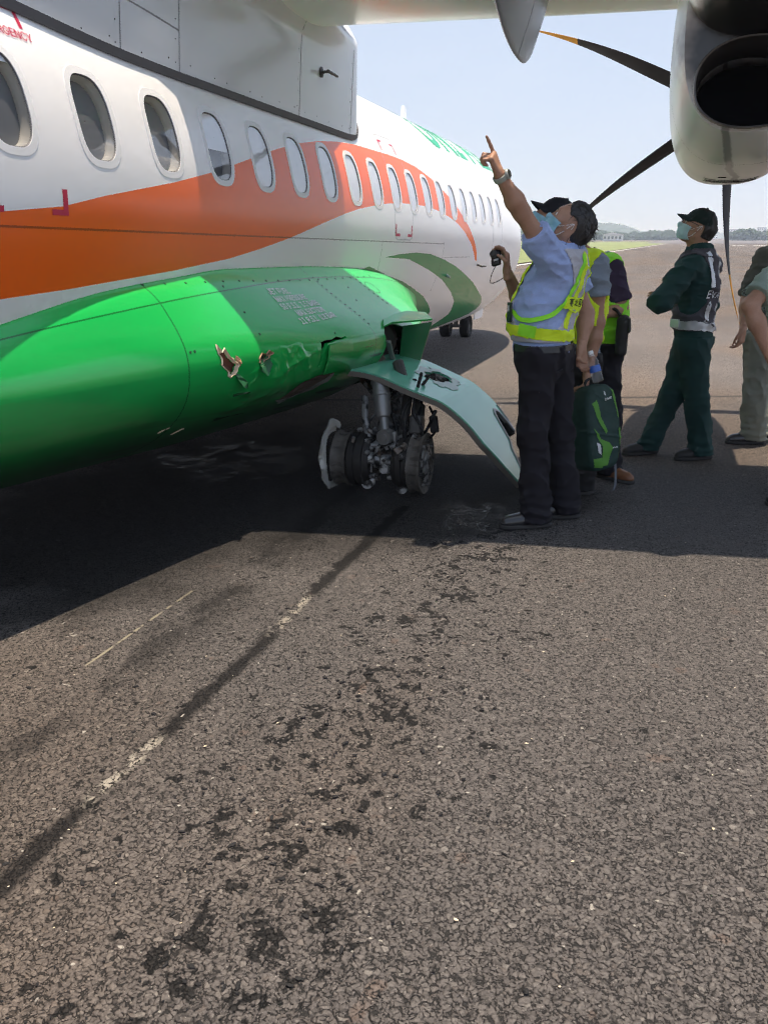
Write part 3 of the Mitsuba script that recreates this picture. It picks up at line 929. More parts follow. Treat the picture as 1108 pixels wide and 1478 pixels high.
def build_nacelle():
    def ring(x, hw, zt, zb, m=2.7):
        return np.stack([np.full(56, x), *superell(56, hw, (zt - zb) / 2, m, NY, (zt + zb) / 2).T], -1)
    n1 = np.array([[float(pl_interp([(a, b[k]) for a, *b in NAC[::-1]], x)) for k in range(3)] for x in np.linspace(3.72, .34, 34)])
    lower = man(loft(np.array([ring(x, *v) for x, v in zip(np.linspace(3.72, .34, 34), n1)])))
    upper = man(loft(np.array([ring(*v, m=2.4) for v in NAC2])))
    ex = man(loft(np.array([np.stack([np.full(40, x), *superell(40, .305 * s, .225 * s, 2.2, NY, 2.395 + (x - .34) * .05).T], -1) for x, s in ((1.6, .8), (.9, .96), (.3, 1.0))])))
    put('aeroplane__nacelle', tm(lower + upper - ex), 'paint_nacelle', 40)
    lip = []
    for x, s in ((.9, 1.0), (.5, 1.0), (.24, 1.03), (.225, 1.015), (.23, .985), (.5, .95), (.95, .94)):
        lip.append(np.stack([np.full(40, x), *superell(40, .305 * s, .225 * s, 2.2, NY, 2.395 + (x - .34) * .05).T], -1))
    put('aeroplane__nacelle__exhaust_pipe', loft(np.array(lip), False), 'metal_burnt', 40)
    back = loft(np.array([np.stack([np.full(40, x), *superell(40, .29, .21, 2.2, NY, 2.39).T], -1) for x in (1.0, 1.02)]))
    put('aeroplane__nacelle__exhaust_duct', back, 'black_matt', 40)
    # drain slot panel under the belly
    def keel(x, dy, lift=.003):
        v = [float(pl_interp([(a, b[k]) for a, *b in NAC[::-1]], x)) for k in range(3)]
        hh = (v[1] - v[2]) / 2
        return np.array([x, NY + dy, v[2] + hh - hh * (1 - (abs(dy) / v[0]) ** 2.7) ** (1 / 2.7) - lift])
    def cross_strip(x, w, hw):
        P = np.array([[keel(x + s * w / 2, dy) for s in (-1, 1)] for dy in np.linspace(-hw, hw, 17)])
        return plate(P, .004, np.array([0, 0, -1.0]))
    put('aeroplane__nacelle__drain_slot', cross_strip(1.72, .022, .17), 'black_matt', False)
    for x in (1.62, 1.81):
        put('aeroplane__nacelle__panel_gap', cross_strip(x, .005, .18), 'seal_grey', False)
    put('aeroplane__nacelle__vent', lathe([(0, 0), (.035, 0), (.03, .006), (0, .008)], (1.45, NY + .06, 2.003), (1.45, NY + .06, 1.9)), 'black_matt')
    rv = []
    for a in np.linspace(.15, 1.25, 26):
        for xo in (.86,):
            e = superell(400, .4465, .676, 2.7, NY, 2.70)
            q = e[int(200 + a * 60) % 400]
            rv.append(rod((xo - .04, q[0], q[1]), (xo - .04, q[0] + .004, q[1] - .002), .008, .007, 6))
    k = put('aeroplane__nacelle__rivets', cat(rv), 'metal_dark', False)
    labels[k] = {'kind': 'stuff'}
    # propeller: spinner and six feathered blades
    c = np.array([3.9, NY - .02, 2.80])
    put('aeroplane__propeller__spinner', lathe([(0, -.2), (.29, -.2), (.30, -.05), (.27, .14), (.19, .34), (.08, .47), (0, .50)], c, c + [1, 0, 0]), 'paint_white')
    for k in range(6):
        ang = math.radians(22.3 - 60 * k)
        rd = np.array([0, math.cos(ang), math.sin(ang)])
        tg = np.array([0, -math.sin(ang), math.cos(ang)])
        S, Tp = [], []
        for r in np.linspace(.22, 1.965, 34):
            t = (r - .22) / 1.745
            ch = .17 + .09 * math.sin(min(t * 1.5, 1) * math.pi / 2) - .20 * t ** 3 - .10 * max(0, (t - .9) / .1) ** 2
            beta = math.radians(87 + 38 * (1 - t) ** 1.15)
            u = tg * math.cos(beta) + np.array([1, 0, 0]) * math.sin(beta)
            w = np.cross(rd, u)
            sweep = -.30 * t ** 2.6 + .13 * t
            a = np.linspace(0, 2 * np.pi, 20, endpoint=False)
            th_ = ch * (.09 if t > .2 else .09 + .3 * (1 - t / .2))
            ring = c + rd * r + tg * (.05 * math.sin(math.pi * t) - .03 * t ** 3) + u * sweep + (ch / 2 * np.cos(a))[:, None] * u + (th_ / 2 * np.sin(a))[:, None] * w
            S.append(ring)
        b = free('aeroplane__propeller__blade')
        scene[b] = mikit.ply(loft(np.array(S)), 'blade_grey', 40)


def blade_color(p, n, uv):
    r = dr.sqrt(dr.square(p.y - (NY - .02)) + dr.square(p.z - 2.8))
    c = mikit.mix((.022, .021, .022), (.034, .032, .032), mikit.fbm(p.y * 8, p.z * 8, p.x * 8))
    return dr.select(r > 1.5, mi.Color3f(.60, .28, .03), c)


scene['blade_grey'] = pr(P_(blade_color), .6, spec=.2)
scene['metal_burnt'] = pr((.16, .15, .145), .4, metal=.7)
build_nacelle()

# ---------------------------------------------------------------- main wheel fairing (the green bulge)
SW = [(-5.2, .85), (-4.4, 1.02), (-3.2, 1.24), (-2.5, 1.395), (-1.55, 1.58), (-1.0, 1.70), (-.3, 1.83), (.3, 1.915), (.9, 1.935), (1.4, 1.90), (1.9, 1.78), (2.4, 1.61), (3.0, 1.41), (3.8, 1.20), (4.7, .95), (5.2, .8)]
ST = [(-5.2, .75), (-4.4, .9), (-3.2, 1.10), (-2.46, 1.24), (-1.83, 1.34), (-1.26, 1.385), (-.68, 1.42), (.2, 1.42), (1.26, 1.40), (2.07, 1.35), (2.95, 1.22), (3.8, 1.05), (4.65, .81), (5.2, .62)]
SB = [(-5.2, .55), (-4.4, .49), (-3.2, .42), (-2, .36), (-.8, .325), (2.5, .325), (4.0, .35), (5.2, .42)]
UT = np.array([0, .17, .35, .52, .71, .83, .93, 1])
S_A = np.array([0, .37, .60, .78, .93, .98, 1.0, 1])
S_B = np.array([0, .19, .38, .58, .81, .92, .985, 1])


def spon_half(X, off=0.0):
    """outline of the bulge at station X from the skin joint round to the belly centre: (n, 2) of |y|, z"""
    w, zt, zb = float(pl_interp(SW, X)) - off, float(pl_interp(ST, X)), float(pl_interp(SB, X)) + off
    zm = min(.95, zt - .12)
    ya = math.sqrt(max(1.4**2 - (zt - 1.75) ** 2, .01))
    w = max(w, .3)
    ya = min(ya, w - .005)
    t = np.clip((X + 1.55) / 1.85, 0, 1) if X < .9 else np.clip(1 - (X - .9) / 2.2, 0, 1)
    u = np.linspace(0, 1, 30)
    s = (1 - t) * pl_interp(np.c_[UT, S_A], u) + t * pl_interp(np.c_[UT, S_B], u)
    up = np.stack([ya + (w - ya) * s, zt - off - (zt - off - zm) * u], -1)
    v = np.sin(np.linspace(0, np.pi / 2, 34)[1:])
    v = np.linspace(0, 1, 34)[1:] ** .8
    a = (1 - (1 - v) ** 1.0)
    zz = zm - (zm - zb) * np.sin(a * np.pi / 2)
    yy = w * np.maximum(1 - ((zm - zz) / (zm - zb)) ** 2.2, 0) ** (1 / 2.2)
    lo = np.stack([yy, zz], -1)
    return np.vstack([[[ya - .25, zt - off - .005]], up, lo])


def spon_loft(off=0.0):
    Xs = np.concatenate([np.linspace(-5.2, -3, 10), np.linspace(-2.8, 3, 60), np.linspace(3.2, 5.2, 12)])
    rings = []
    for X in Xs:
        h = spon_half(X, off)
        r = np.vstack([np.c_[-h[:, 0], h[:, 1]], np.c_[h[::-1][1:, 0], h[::-1][1:, 1]]])
        rings.append(np.c_[np.full(len(r), X), r])
    R = np.array(rings)
    if off:
        R[0, :, 0] += .05
        R[-1, :, 0] -= .05
    return man(loft(R))


def jag(pts, amp, seed, n=4):
    """ragged outline from a polygon"""
    rng = np.random.default_rng(seed)
    P = np.asarray(pts, float)
    out = []
    for k in range(len(P)):
        a, b = P[k], P[(k + 1) % len(P)]
        L = np.linalg.norm(b - a)
        for t in np.linspace(0, 1, n, endpoint=False):
            out.append(a + (b - a) * t + (rng.normal(size=2) * amp * L if t else 0))
    q = sg.Polygon(out).buffer(0)
    return max(q.geoms, key=lambda g: g.area) if hasattr(q, 'geoms') else q


TEARS = [  # outlines in (X, z) on the starboard side
    (jag([(-1.345, 1.085), (-1.31, 1.04), (-1.235, .985), (-1.195, .955), (-1.215, .915), (-1.255, .895), (-1.30, .945), (-1.325, 1.01)], .10, 3)),
    (jag([(-.41, 1.0), (-.33, 1.005), (-.10, 1.01), (-.10, .998), (-.335, .985), (-.375, .95), (-.40, .90), (-.425, .85), (-.44, .86), (-.425, .93)], .02, 5)),
    (jag([(-1.02, .975), (-.93, 1.0), (-.90, .985), (-.97, .955), (-1.02, .94)], .10, 11)),
]
WELL = sg.Polygon([(.44, .77), (.50, .88), (.47, .985), (.56, 1.025), (.75, 1.02), (1.0, .975), (1.15, .90), (1.20, .72), (1.25, .50), (.95, .42), (.45, .45), (.40, .62)])


def build_sponson():
    outer, inner = spon_loft(), spon_loft(.022)
    body = outer - inner
    cuts = [man(prism(q, 1.0, (0, -1.35, 0), (1, 0, 0), (0, 0, 1))) for q in TEARS + [WELL]]
    body = body - m3.Manifold.batch_boolean(cuts, m3.OpType.Add)
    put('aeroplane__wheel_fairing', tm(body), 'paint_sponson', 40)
    return tm(outer)


SPON = build_sponson()
SPON_RAY = trimesh.ray.ray_triangle.RayMeshIntersector(SPON)


def spon_at(X, z, lift=0.0):
    """starboard surface point of the bulge at (X, z)"""
    X, z = np.broadcast_arrays(np.asarray(X, float), np.asarray(z, float))
    out = np.empty((*X.shape, 3))
    for k in np.ndindex(X.shape):
        def yat(x, zz):
            h = spon_half(x)[1:]
            i = int(np.argmax(h[:, 0]))
            if zz >= h[i, 1]:
                return np.interp(zz, h[:i + 1][::-1, 1], h[:i + 1][::-1, 0])
            return np.interp(zz, h[i:][::-1, 1], h[i:][::-1, 0])
        x, zz = X[k], z[k]
        y = yat(x, zz)
        gx, gz = (yat(x + .02, zz) - yat(x - .02, zz)) / .04, (yat(x, zz + .015) - yat(x, zz - .015)) / .03
        n = unit([gx * -1, -1, -gz * 1])
        n = unit([-gx, -1.0, -gz]) if True else n
        out[k] = np.array([x, -y, zz]) + np.array([n[0], n[1], -n[2] * -1]) * lift
    return out


def spon_arc(X, s, lift=0.004):
    """point at station X, arc length s below the height 1.20 measured round the section"""
    h = spon_half(X)[1:]
    d = np.r_[0, np.cumsum(np.linalg.norm(np.diff(h, axis=0), axis=1))]
    i0 = np.interp(-1.20, -h[:31, 1], d[:31])
    t = i0 + s
    y, z = np.interp(t, d, h[:, 0]), np.interp(t, d, h[:, 1])
    y2, z2 = np.interp(t + .01, d, h[:, 0]), np.interp(t + .01, d, h[:, 1])
    n = unit([-(z2 - z), y2 - y])
    n = n if n[0] > 0 else -n
    return np.array([X, -(y + n[0] * lift), z + n[1] * lift])


def spon_text(text, xc, s0, height, width):
    m = meshkit.text_mesh(text, height, .0006, True)
    v = np.array(m.vertices)
    sx = width / (v[:, 0].max() - v[:, 0].min())
    xs = xc - width / 2 + (v[:, 0] - v[:, 0].min()) * sx
    m.vertices = np.array([spon_arc(a, s0 - b, .003 + c) for a, b, c in zip(xs, v[:, 1], v[:, 2])])
    put('aeroplane__wheel_fairing__stencil', m, 'white_letter', False)


for txt, xc, s, w in (('JET FUEL', -.41, -.105, .27), ('MAX PRESSURE', -.335, -.045, .41), ('50 P.S.I.  3.5 BARS', -.30, .015, .50), ('MAX SUCTION', -.26, .075, .37), ('11 P.S.I.  0.8 BAR', -.25, .135, .47)):
    spon_text(txt, xc, s, .044, w)


def spon_screws():
    ms = []
    rng = np.random.default_rng(2)
    pts = [(.33, s) for s in np.linspace(-.24, .25, 13)] + [(-.95, s) for s in (-.18, 0., .14)]
    pts += [(1.1, s) for s in np.linspace(-.2, .1, 8)] + [(x, -.22) for x in np.arange(-1.7, 1.6, .16)] + [(x, s) for x, s in ((-1.52, .17), (-1.49, .17), (-.2, .24), (.6, .02), (.75, -.12))]
    for x, s in pts:
        p, q = spon_arc(x, s, 0), spon_arc(x, s, .01)
        ms.append(rod(p - (q - p) * .3, p + (q - p) * .25, .008, .007, 7))
    k = put('aeroplane__wheel_fairing__screws', cat(ms), 'sponson_dark', False)
    labels[k] = {'kind': 'stuff'}
    e = superell(40, .085, .07, 2.0, 1.22, 0)
    put('aeroplane__wheel_fairing__filler_gap', ringmap(np.c_[1.22 + (e[:, 0] - 1.22) * .94, e[:, 1] * .94], e, lambda q: np.array([spon_arc(a, -.09 + b, .0012) for a, b in q])), 'sponson_dark', False)


scene['sponson_dark'] = pr((.01, .06, .025), .5)
scene['torn_composite'] = pr((.42, .26, .16), .8)
scene['torn_pale'] = pr((.62, .54, .40), .8)
scene['torn_dark'] = pr((.035, .03, .027), .8)
scene['scraped_skin'] = pr((.03, .045, .035), .6)
spon_screws()


def petal(base_pts, out, curl, key, mat, seed, n=7):
    """a flap of torn skin: strip along base_pts (X,z) bent outwards by out (dx, dy, dz)"""
    rng = np.random.default_rng(seed)
    B = np.array([spon_arc(0, 0)] * 0 + [np.r_[x, -spon_y(x, z), z] for x, z in base_pts])
    rows = []
    m = 6
    for i in range(m):
        t = i / (m - 1)
        w = np.array(out) * t + np.array([0, -1, 0]) * curl * math.sin(t * np.pi * .8)
        jit = rng.normal(size=B.shape) * .006 * t
        rows.append(B + w * (1 + .5 * rng.normal(size=(len(B), 1)) * t) + jit)
    R = np.array(rows)
    th = np.array([.002, .003, .002])
    ring = np.concatenate([R, (R + th)[:, ::-1]], 1)
    put(key, loft(ring), mat, False)


def spon_y(x, z):
    h = spon_half(x)[1:]
    i = int(np.argmax(h[:, 0]))
    return float(np.interp(z, h[:i + 1][::-1, 1], h[:i + 1][::-1, 0]) if z >= h[i, 1] else np.interp(z, h[i:][::-1, 1], h[i:][::-1, 0]))


K = 'aeroplane__wheel_fairing__torn_flap'
petal([(-1.215, .985), (-1.20, .965), (-1.195, .94)], (.010, -.008, .010), .004, K, 'torn_composite', 2)
petal([(-1.225, .91), (-1.195, .905), (-1.165, .89), (-1.15, .87)], (.03, -.016, -.062), .012, K, 'sponson_scar', 3)
petal([(-1.02, .95), (-.97, .955), (-.93, .975)], (-.02, -.010, -.05), .012, K, 'sponson_scar', 5)


def crumple():
    # buckled skin round the punctures: sharp creases standing a centimetre proud, holes left open
    Xs, Zs = np.linspace(-1.30, -.36, 118), np.linspace(.62, 1.03, 58)
    A, Bz = np.meshgrid(Xs, Zs, indexing='ij')
    u, v = (A + .83) / .47, (Bz - .825 - .10 * (A + .83)) / .20
    env = np.clip(1.12 - (np.abs(u) ** 2.6 + np.abs(v) ** 2.2), 0, 1) ** .7
    P3 = np.stack([A * 5.5 + Bz * 3, Bz * 9 - A * 2, 0 * A], -1)
    r1 = 1 - np.abs(2 * meshkit.noise(P3, 3) - 1)
    r2 = 1 - np.abs(2 * meshkit.noise(P3 * 2.1 + 4, 8) - 1)
    r3 = meshkit.fbm(P3 * 3.0, 3, 5) - .5
    lift = env * (.016 * r1 ** 2.5 + .008 * r2 ** 3 + .006 * r3) - .005 * (1 - env) - .003
    V = np.array([[np.r_[x, -spon_y(x, z) - l, z] for z, l in zip(Zs, lr)] for x, lr in zip(Xs, lift)])
    m, n = A.shape
    i, j = np.meshgrid(np.arange(m - 1), np.arange(n - 1), indexing='ij')
    a, b, c, d = i * n + j, (i + 1) * n + j, (i + 1) * n + j + 1, i * n + j + 1
    F = np.vstack([np.stack([a, b, c], -1).reshape(-1, 3), np.stack([a, c, d], -1).reshape(-1, 3)])
    flat = np.stack([A.ravel(), Bz.ravel()], -1)
    cen = flat[F].mean(1)
    hole = shapely.union_all(TEARS)
    keep = ~shapely.contains_xy(hole, cen[:, 0], cen[:, 1])
    put('aeroplane__wheel_fairing__buckled_skin', trimesh.Trimesh(V.reshape(-1, 3), F[keep], process=False), 'paint_sponson', 50)
    for q, w, mat, seed in ((TEARS[0], .006, 'torn_pale', 4), (TEARS[2], .004, 'torn_composite', 6)):
        rng = np.random.default_rng(seed)
        e = np.array(q.exterior.coords)[:-1]
        t = np.roll(e, -1, 0) - np.roll(e, 1, 0)
        t /= np.linalg.norm(t, axis=1, keepdims=True) + 1e-9
        o = np.stack([t[:, 1], -t[:, 0]], -1) * (1 if sg.LinearRing(e).is_ccw else -1)
        out = e + o * (w * (.1 + 1.2 * rng.random(len(e))[:, None]))
        inn = e - o * .004
        f3 = lambda Q, l: np.array([np.r_[x, -spon_y(x, z) - l, z] for x, z in Q])  # noqa
        ring = np.array([f3(inn, -.012), f3(e, .010), f3(out, .0045)])
        put('aeroplane__wheel_fairing__torn_rim', loft(ring, False), mat, False)


crumple()


def scar(poly, mat, key, lift=.004, seed=0):
    """thin ragged sheet of scraped or dented skin following the surface"""
    q = poly
    poly = q
    pts, tri = trimesh.creation.triangulate_polygon(q, engine='earcut')
    v, f = trimesh.remesh.subdivide_to_size(np.c_[pts, np.zeros(len(pts))], tri, .03)
    rng = np.random.default_rng(seed)
    V = np.array([np.r_[x, -spon_y(x, z) - lift - .004 * rng.random(), z] for x, z, _ in v])
    put(key, trimesh.Trimesh(V, f, process=False), mat, False)


scene['sponson_scar'] = pr((.012, .10, .035), .45, coat=.3)
put('aeroplane__wheel_fairing__torn_core', plate(np.array([[np.r_[x, -spon_y(x, z) + .03 + .012 * math.sin(z * 60 + x * 40), z] for z in np.linspace(1.10, .88, 12)] for x in np.linspace(-1.36, -1.17, 9)]), .004), 'torn_red', False)
scene['torn_red'] = pr((.13, .055, .035), .8)
# buckled skin with a lifted lower lip, further down
S = 'aeroplane__wheel_fairing__scar'
scar(jag([(-.70, .695), (-.58, .775), (-.44, .80), (-.25, .812), (-.22, .795), (-.36, .74), (-.54, .695)], .03, 10), 'torn_brown', S, .010, 2)
scar(jag([(-1.62, .66), (-1.57, .68), (-1.55, .675), (-1.60, .655)], .05, 12), 'torn_pale', S, .003, 3)
scar(jag([(-1.50, .625), (-1.42, .65), (-1.41, .64), (-1.47, .62)], .05, 13), 'torn_pale', S, .003, 4)
scene['torn_brown'] = pr((.045, .032, .022), .7)
petal([(-.71, .69), (-.60, .69), (-.50, .705), (-.40, .735), (-.30, .77), (-.23, .80)], (.0, -.010, -.012), .004, K, 'torn_edge', 8)
scene['torn_edge'] = pr((.07, .07, .06), .5, metal=.3)
# access panel next to the gash, one corner sprung open
put('aeroplane__wheel_fairing__sprung_panel', (lambda P: loft(np.array([np.concatenate([P[i], P[i][::-1] + [0, .004, 0]]) for i in range(len(P))])))(
    np.array([[np.r_[x, -spon_y(x, z) - .012 - .020 * t * (1 - .5 * s), z] for s, z in zip(np.linspace(0, 1, 6), np.linspace(.988 - .01 * t, .80, 6))] for t, x in zip(np.linspace(1, 0, 8), np.linspace(-.372, -.06, 8))])), 'paint_sponson', 30)

# ---------------------------------------------------------------- wheel well, side panel and gear door
def well():
    M = cat([rbox(1.3, .02, .70, .005).apply_translation([1.2, -1.05, .78])])
    put('aeroplane__wheel_well', M, 'well_dark', False)
    # ribs, a brace and the bulged cover seen in the opening
    put('aeroplane__wheel_well__rib', at(rbox(.022, .035, .34, .006), (.64, -1.92, .80), (.95, .05, -1.0)), 'metal_grey', 30)
    put('aeroplane__wheel_well__rib', at(rbox(.04, .05, .5, .008), (1.0, -1.62, .85), (.1, .25, -1.0)), 'metal_dark', 30)
    put('aeroplane__wheel_well__drum', lathe([(0, 0), (.14, 0), (.165, .03), (.165, .16), (.14, .2), (.05, .21), (0, .21)], (1.15, -1.60, .90), (.85, -1.75, .86)), 'metal_dark')
    put('aeroplane__wheel_well__cover', at(tm(m3.Manifold.sphere(1, 40).scale([.19, .09, .14])), (.56, -1.80, .72)), 'well_brown')
    put('aeroplane__wheel_well__hose', cat(tube(spline([(1.35, -1.62, 1.02), (1.22, -1.72, .92), (1.25, -1.75, .78), (1.1, -1.78, .66)]), .012), tube(spline([(1.5, -1.6, .98), (1.42, -1.7, .84), (1.35, -1.75, .7)]), .009)), 'rubber_black')


scene['well_dark'] = pr((.05, .05, .048), .7)
scene['well_brown'] = pr((.085, .062, .05), .6)
scene['metal_grey'] = pr((.27, .27, .265), .42, metal=.6)
def pale_metal(p, n, uv):
    a = mikit.fbm(p.x * 26, p.y * 26, p.z * 26, 4)
    return mikit.mix((.04, .04, .04), (.52, .53, .53), mikit.smoothstep(.36, .60, a))


scene['metal_pale'] = pr(P_(pale_metal), .42, metal=.5)
well()


DOOR_C = [(-1.80, .775), (-1.95, .765), (-2.08, .735), (-2.23, .68), (-2.36, .63), (-2.46, .585), (-2.60, .475), (-2.72, .34), (-2.82, .205), (-2.90, .075), (-2.935, .015)]  # arc of the hanging door in y, z


def door_pt(X, s):
    """s 0..1 along the arc"""
    return np.stack([np.broadcast_to(X, np.shape(s)), *DOOR_ARC(s)], -1)


_c = spline(np.array(DOOR_C), 8)
_d = np.r_[0, np.cumsum(np.linalg.norm(np.diff(_c, axis=0), axis=1))]
DOOR_LEN = _d[-1]


def DOOR_ARC(s):
    return np.interp(np.asarray(s) * DOOR_LEN, _d, _c[:, 0]), np.interp(np.asarray(s) * DOOR_LEN, _d, _c[:, 1])


def build_door():
    # outline in (X, arc length); the far edge has the cut-out that clears the wheel
    near = [(.02, .0), (.0, .35), (.0, .8), (.03, 1.05), (.14, 1.25), (.30, DOOR_LEN - .005)]
    L = DOOR_LEN
    far = [(.45, L - .005), (.52, L - .22), (.60, 1.17), (.655, 1.04), (.70, .965), (.755, .94), (.81, .965), (.835, 1.05), (.85, 1.135), (.87, 1.145), (.905, 1.03), (.93, .88), (.93, .6), (.93, .0)]
    q = sg.Polygon(near + far).buffer(0)
    hole = jag([(.46, .405), (.60, .40), (.72, .43), (.74, .51), (.62, .585), (.52, .55), (.44, .50)], .12, 21, 5)
    torn = jag([(.44, .38), (.75, .36), (.80, .45), (.72, .62), (.50, .66), (.36, .56)], .10, 22, 5)
    def sheet(poly, lift, thick, key, mat, smooth=40):
        pts, tri = trimesh.creation.triangulate_polygon(poly, engine='earcut')
        b = poly.bounds
        m = man(trimesh.creation.extrude_polygon(poly, 1.0, engine='earcut'))
        # cut into strips along the arc so that the sheet can bend
        parts = []
        e = np.arange(-.02, L + .06, .035)
        for k in range(len(e) - 1):
            strip = poly.intersection(sg.box(-1, e[k], 2, e[k + 1]))
            for g in getattr(strip, 'geoms', [strip]):
                if g.is_empty or g.area < 1e-7 or g.geom_type != 'Polygon':
                    continue
                parts.append(trimesh.creation.extrude_polygon(g, 1.0, engine='earcut'))
        out = []
        for p in parts:
            v = np.array(p.vertices)
            y, z = DOOR_ARC(np.clip(v[:, 1] / L, 0, 1))
            y2, z2 = DOOR_ARC(np.clip(v[:, 1] / L + .01, 0, 1))
            y1, z1 = DOOR_ARC(np.clip(v[:, 1] / L - .01, 0, 1))
            t = np.stack([y2 - y1, z2 - z1], -1)
            t /= np.linalg.norm(t, axis=1, keepdims=True)
            nrm = np.stack([t[:, 1], -t[:, 0]], -1)
            o = lift - thick + v[:, 2] * thick
            warp = .012 * np.sin(v[:, 1] * 5.0) * (v[:, 0] - .45) + .010 * np.sin(v[:, 1] * 9 + 1) * np.clip(.25 - v[:, 0], 0, 1)
            p.vertices = np.stack([v[:, 0] + .012 * np.sin(v[:, 1] * 11) * np.clip(.3 - v[:, 0], 0, 1), y + nrm[:, 0] * (o + warp), z + nrm[:, 1] * (o + warp) + .012], -1)
            out.append(p)
        m = cat(out)
        m.merge_vertices(digits_vertex=5)
        put(key, m, mat, smooth)
    D = free('aeroplane__gear_door')
    sheet(q.difference(hole), .0, .012, 'aeroplane__gear_door_x', 'door_paint')
    scene[D] = scene.pop('aeroplane__gear_door_x')
    sheet(torn.difference(hole), .004, .003, D + '__bare_patch', 'door_scraped', False)
    rim = q.difference(q.buffer(-.022)).intersection(sg.Polygon([(.40, 1.6), (.40, 1.2), (.56, .9), (.86, .84), (.95, 1.0), (.9, 1.3)]))
    sheet(max(getattr(rim, 'geoms', [rim]), key=lambda g: g.area), .006, .026, D + '__seal', 'seal_silver')
    lip = sg.Polygon([(.835, 1.02), (.862, .98), (.90, 1.03), (.885, 1.13), (.862, 1.16), (.838, 1.15)])
    sheet(lip, -.006, .045, D + '__lip', 'rubber_black')
    rub = sg.Polygon([(a, b) for a, b in near] + [(a + .028, b) for a, b in near[::-1]]).buffer(0)
    sheet(rub, -.010, .034, D + '__edge_strip', 'door_edge')
    # crushed honeycomb under the hole
    rng = np.random.default_rng(7)
    bits = []
    for _ in range(26):
        X, s = .44 + .30 * rng.random(), .40 + .17 * rng.random()
        y, z = DOOR_ARC(s / L)
        b = rbox(.05 * rng.random() + .02, .03 * rng.random() + .012, .01, .003)
        bits.append(at(b, (X, y, z - .028 + .018 * rng.random()), rng.normal(size=3) * .6 + [0, -.3, 1], rng.normal(size=3)))
    k = put(D + '__crushed_core', cat(bits), 'torn_dark', False)
    labels[k] = {'kind': 'stuff'}


def door_color(p, n, uv):
    c = mikit.mix((.10, .34, .235), (.085, .30, .205), mikit.fbm(p.x * 4, p.y * 4, p.z * 4))
    return mikit.mix(c, (.05, .10, .075), mikit.smoothstep(.60, .72, mikit.fbm(p.x * 9, p.y * 22, p.z * 22, 4)) * .6)


scene['door_paint'] = pr((.12, .43, .30), .17, coat=1.0)
scene['door_scraped'] = pr((.30, .40, .36), .35, coat=.6)
scene['seal_silver'] = pr((.20, .205, .21), .4, metal=.3)
scene['door_edge'] = pr((.15, .135, .115), .7)
build_door()


def side_panel():
    # stub of the upper door standing across the front of the opening
    a, b, c, d = np.array([.86, -1.93, 1.0]), np.array([.85, -2.15, 1.035]), np.array([.85, -2.06, .73]), np.array([.84, -1.90, .66])
    u, v = np.linspace(0, 1, 6)[:, None, None], np.linspace(0, 1, 6)[None, :, None]
    P = (1 - u) * ((1 - v) * a + v * b) + u * ((1 - v) * d + v * c)
    put('aeroplane__gear_side_panel', plate(P, .014), 'panel_green', 30)
    scene['panel_green'] = pr((.012, .15, .05), .22, coat=1.0)
    top = np.array([[(.50, -1.90, 1.015), (.62, -1.925, 1.035), (.75, -1.96, 1.03), (.845, -2.155, 1.045)], [(.60, -1.86, 1.055), (.85, -1.87, 1.075), (1.05, -1.90, 1.085), (1.15, -2.02, 1.07)]])
    g = np.stack([top[0] * (1 - t) + top[1] * t for t in np.linspace(0, 1, 5)])
    put('aeroplane__gear_side_panel__lip', plate(g, .012), 'paint_sponson', 40)


side_panel()

# ---------------------------------------------------------------- the wrecked main gear
G = 'aeroplane__main_gear'


def worn_disc(y, r, w, flat, seed, torn=0.0):
    """wheel half ground down on the runway: flat at the bottom, ragged rim; axis along y"""
    rng = np.random.default_rng(seed)
    a = np.linspace(0, 2 * np.pi, 72, endpoint=False)
    prof = [(.0, -.5), (.10, -.5), (.13, -.35), (.165, -.38), (r * .86, -.42), (r, -.5), (r * 1.0, -.36), (r * .93, -.2), (r * .92, .2), (r, .36), (r, .5), (r * .85, .42), (.15, .42), (.12, .5), (0, .5)]
    rings = []
    for rr, t in prof:
        q = np.full(len(a), rr)
        if rr > r * .84:
            q = q * (1 - torn * .12 * meshkit.noise(np.stack([np.cos(a) * 1.5 + seed, np.sin(a) * 1.5, 0 * a], -1))) + .0012 * rng.normal(size=len(a))
        z = np.maximum(q * np.sin(a), flat)
        rings.append(np.stack([q * np.cos(a), np.full(len(a), y + t * w), z], -1))
    return np.array(rings)


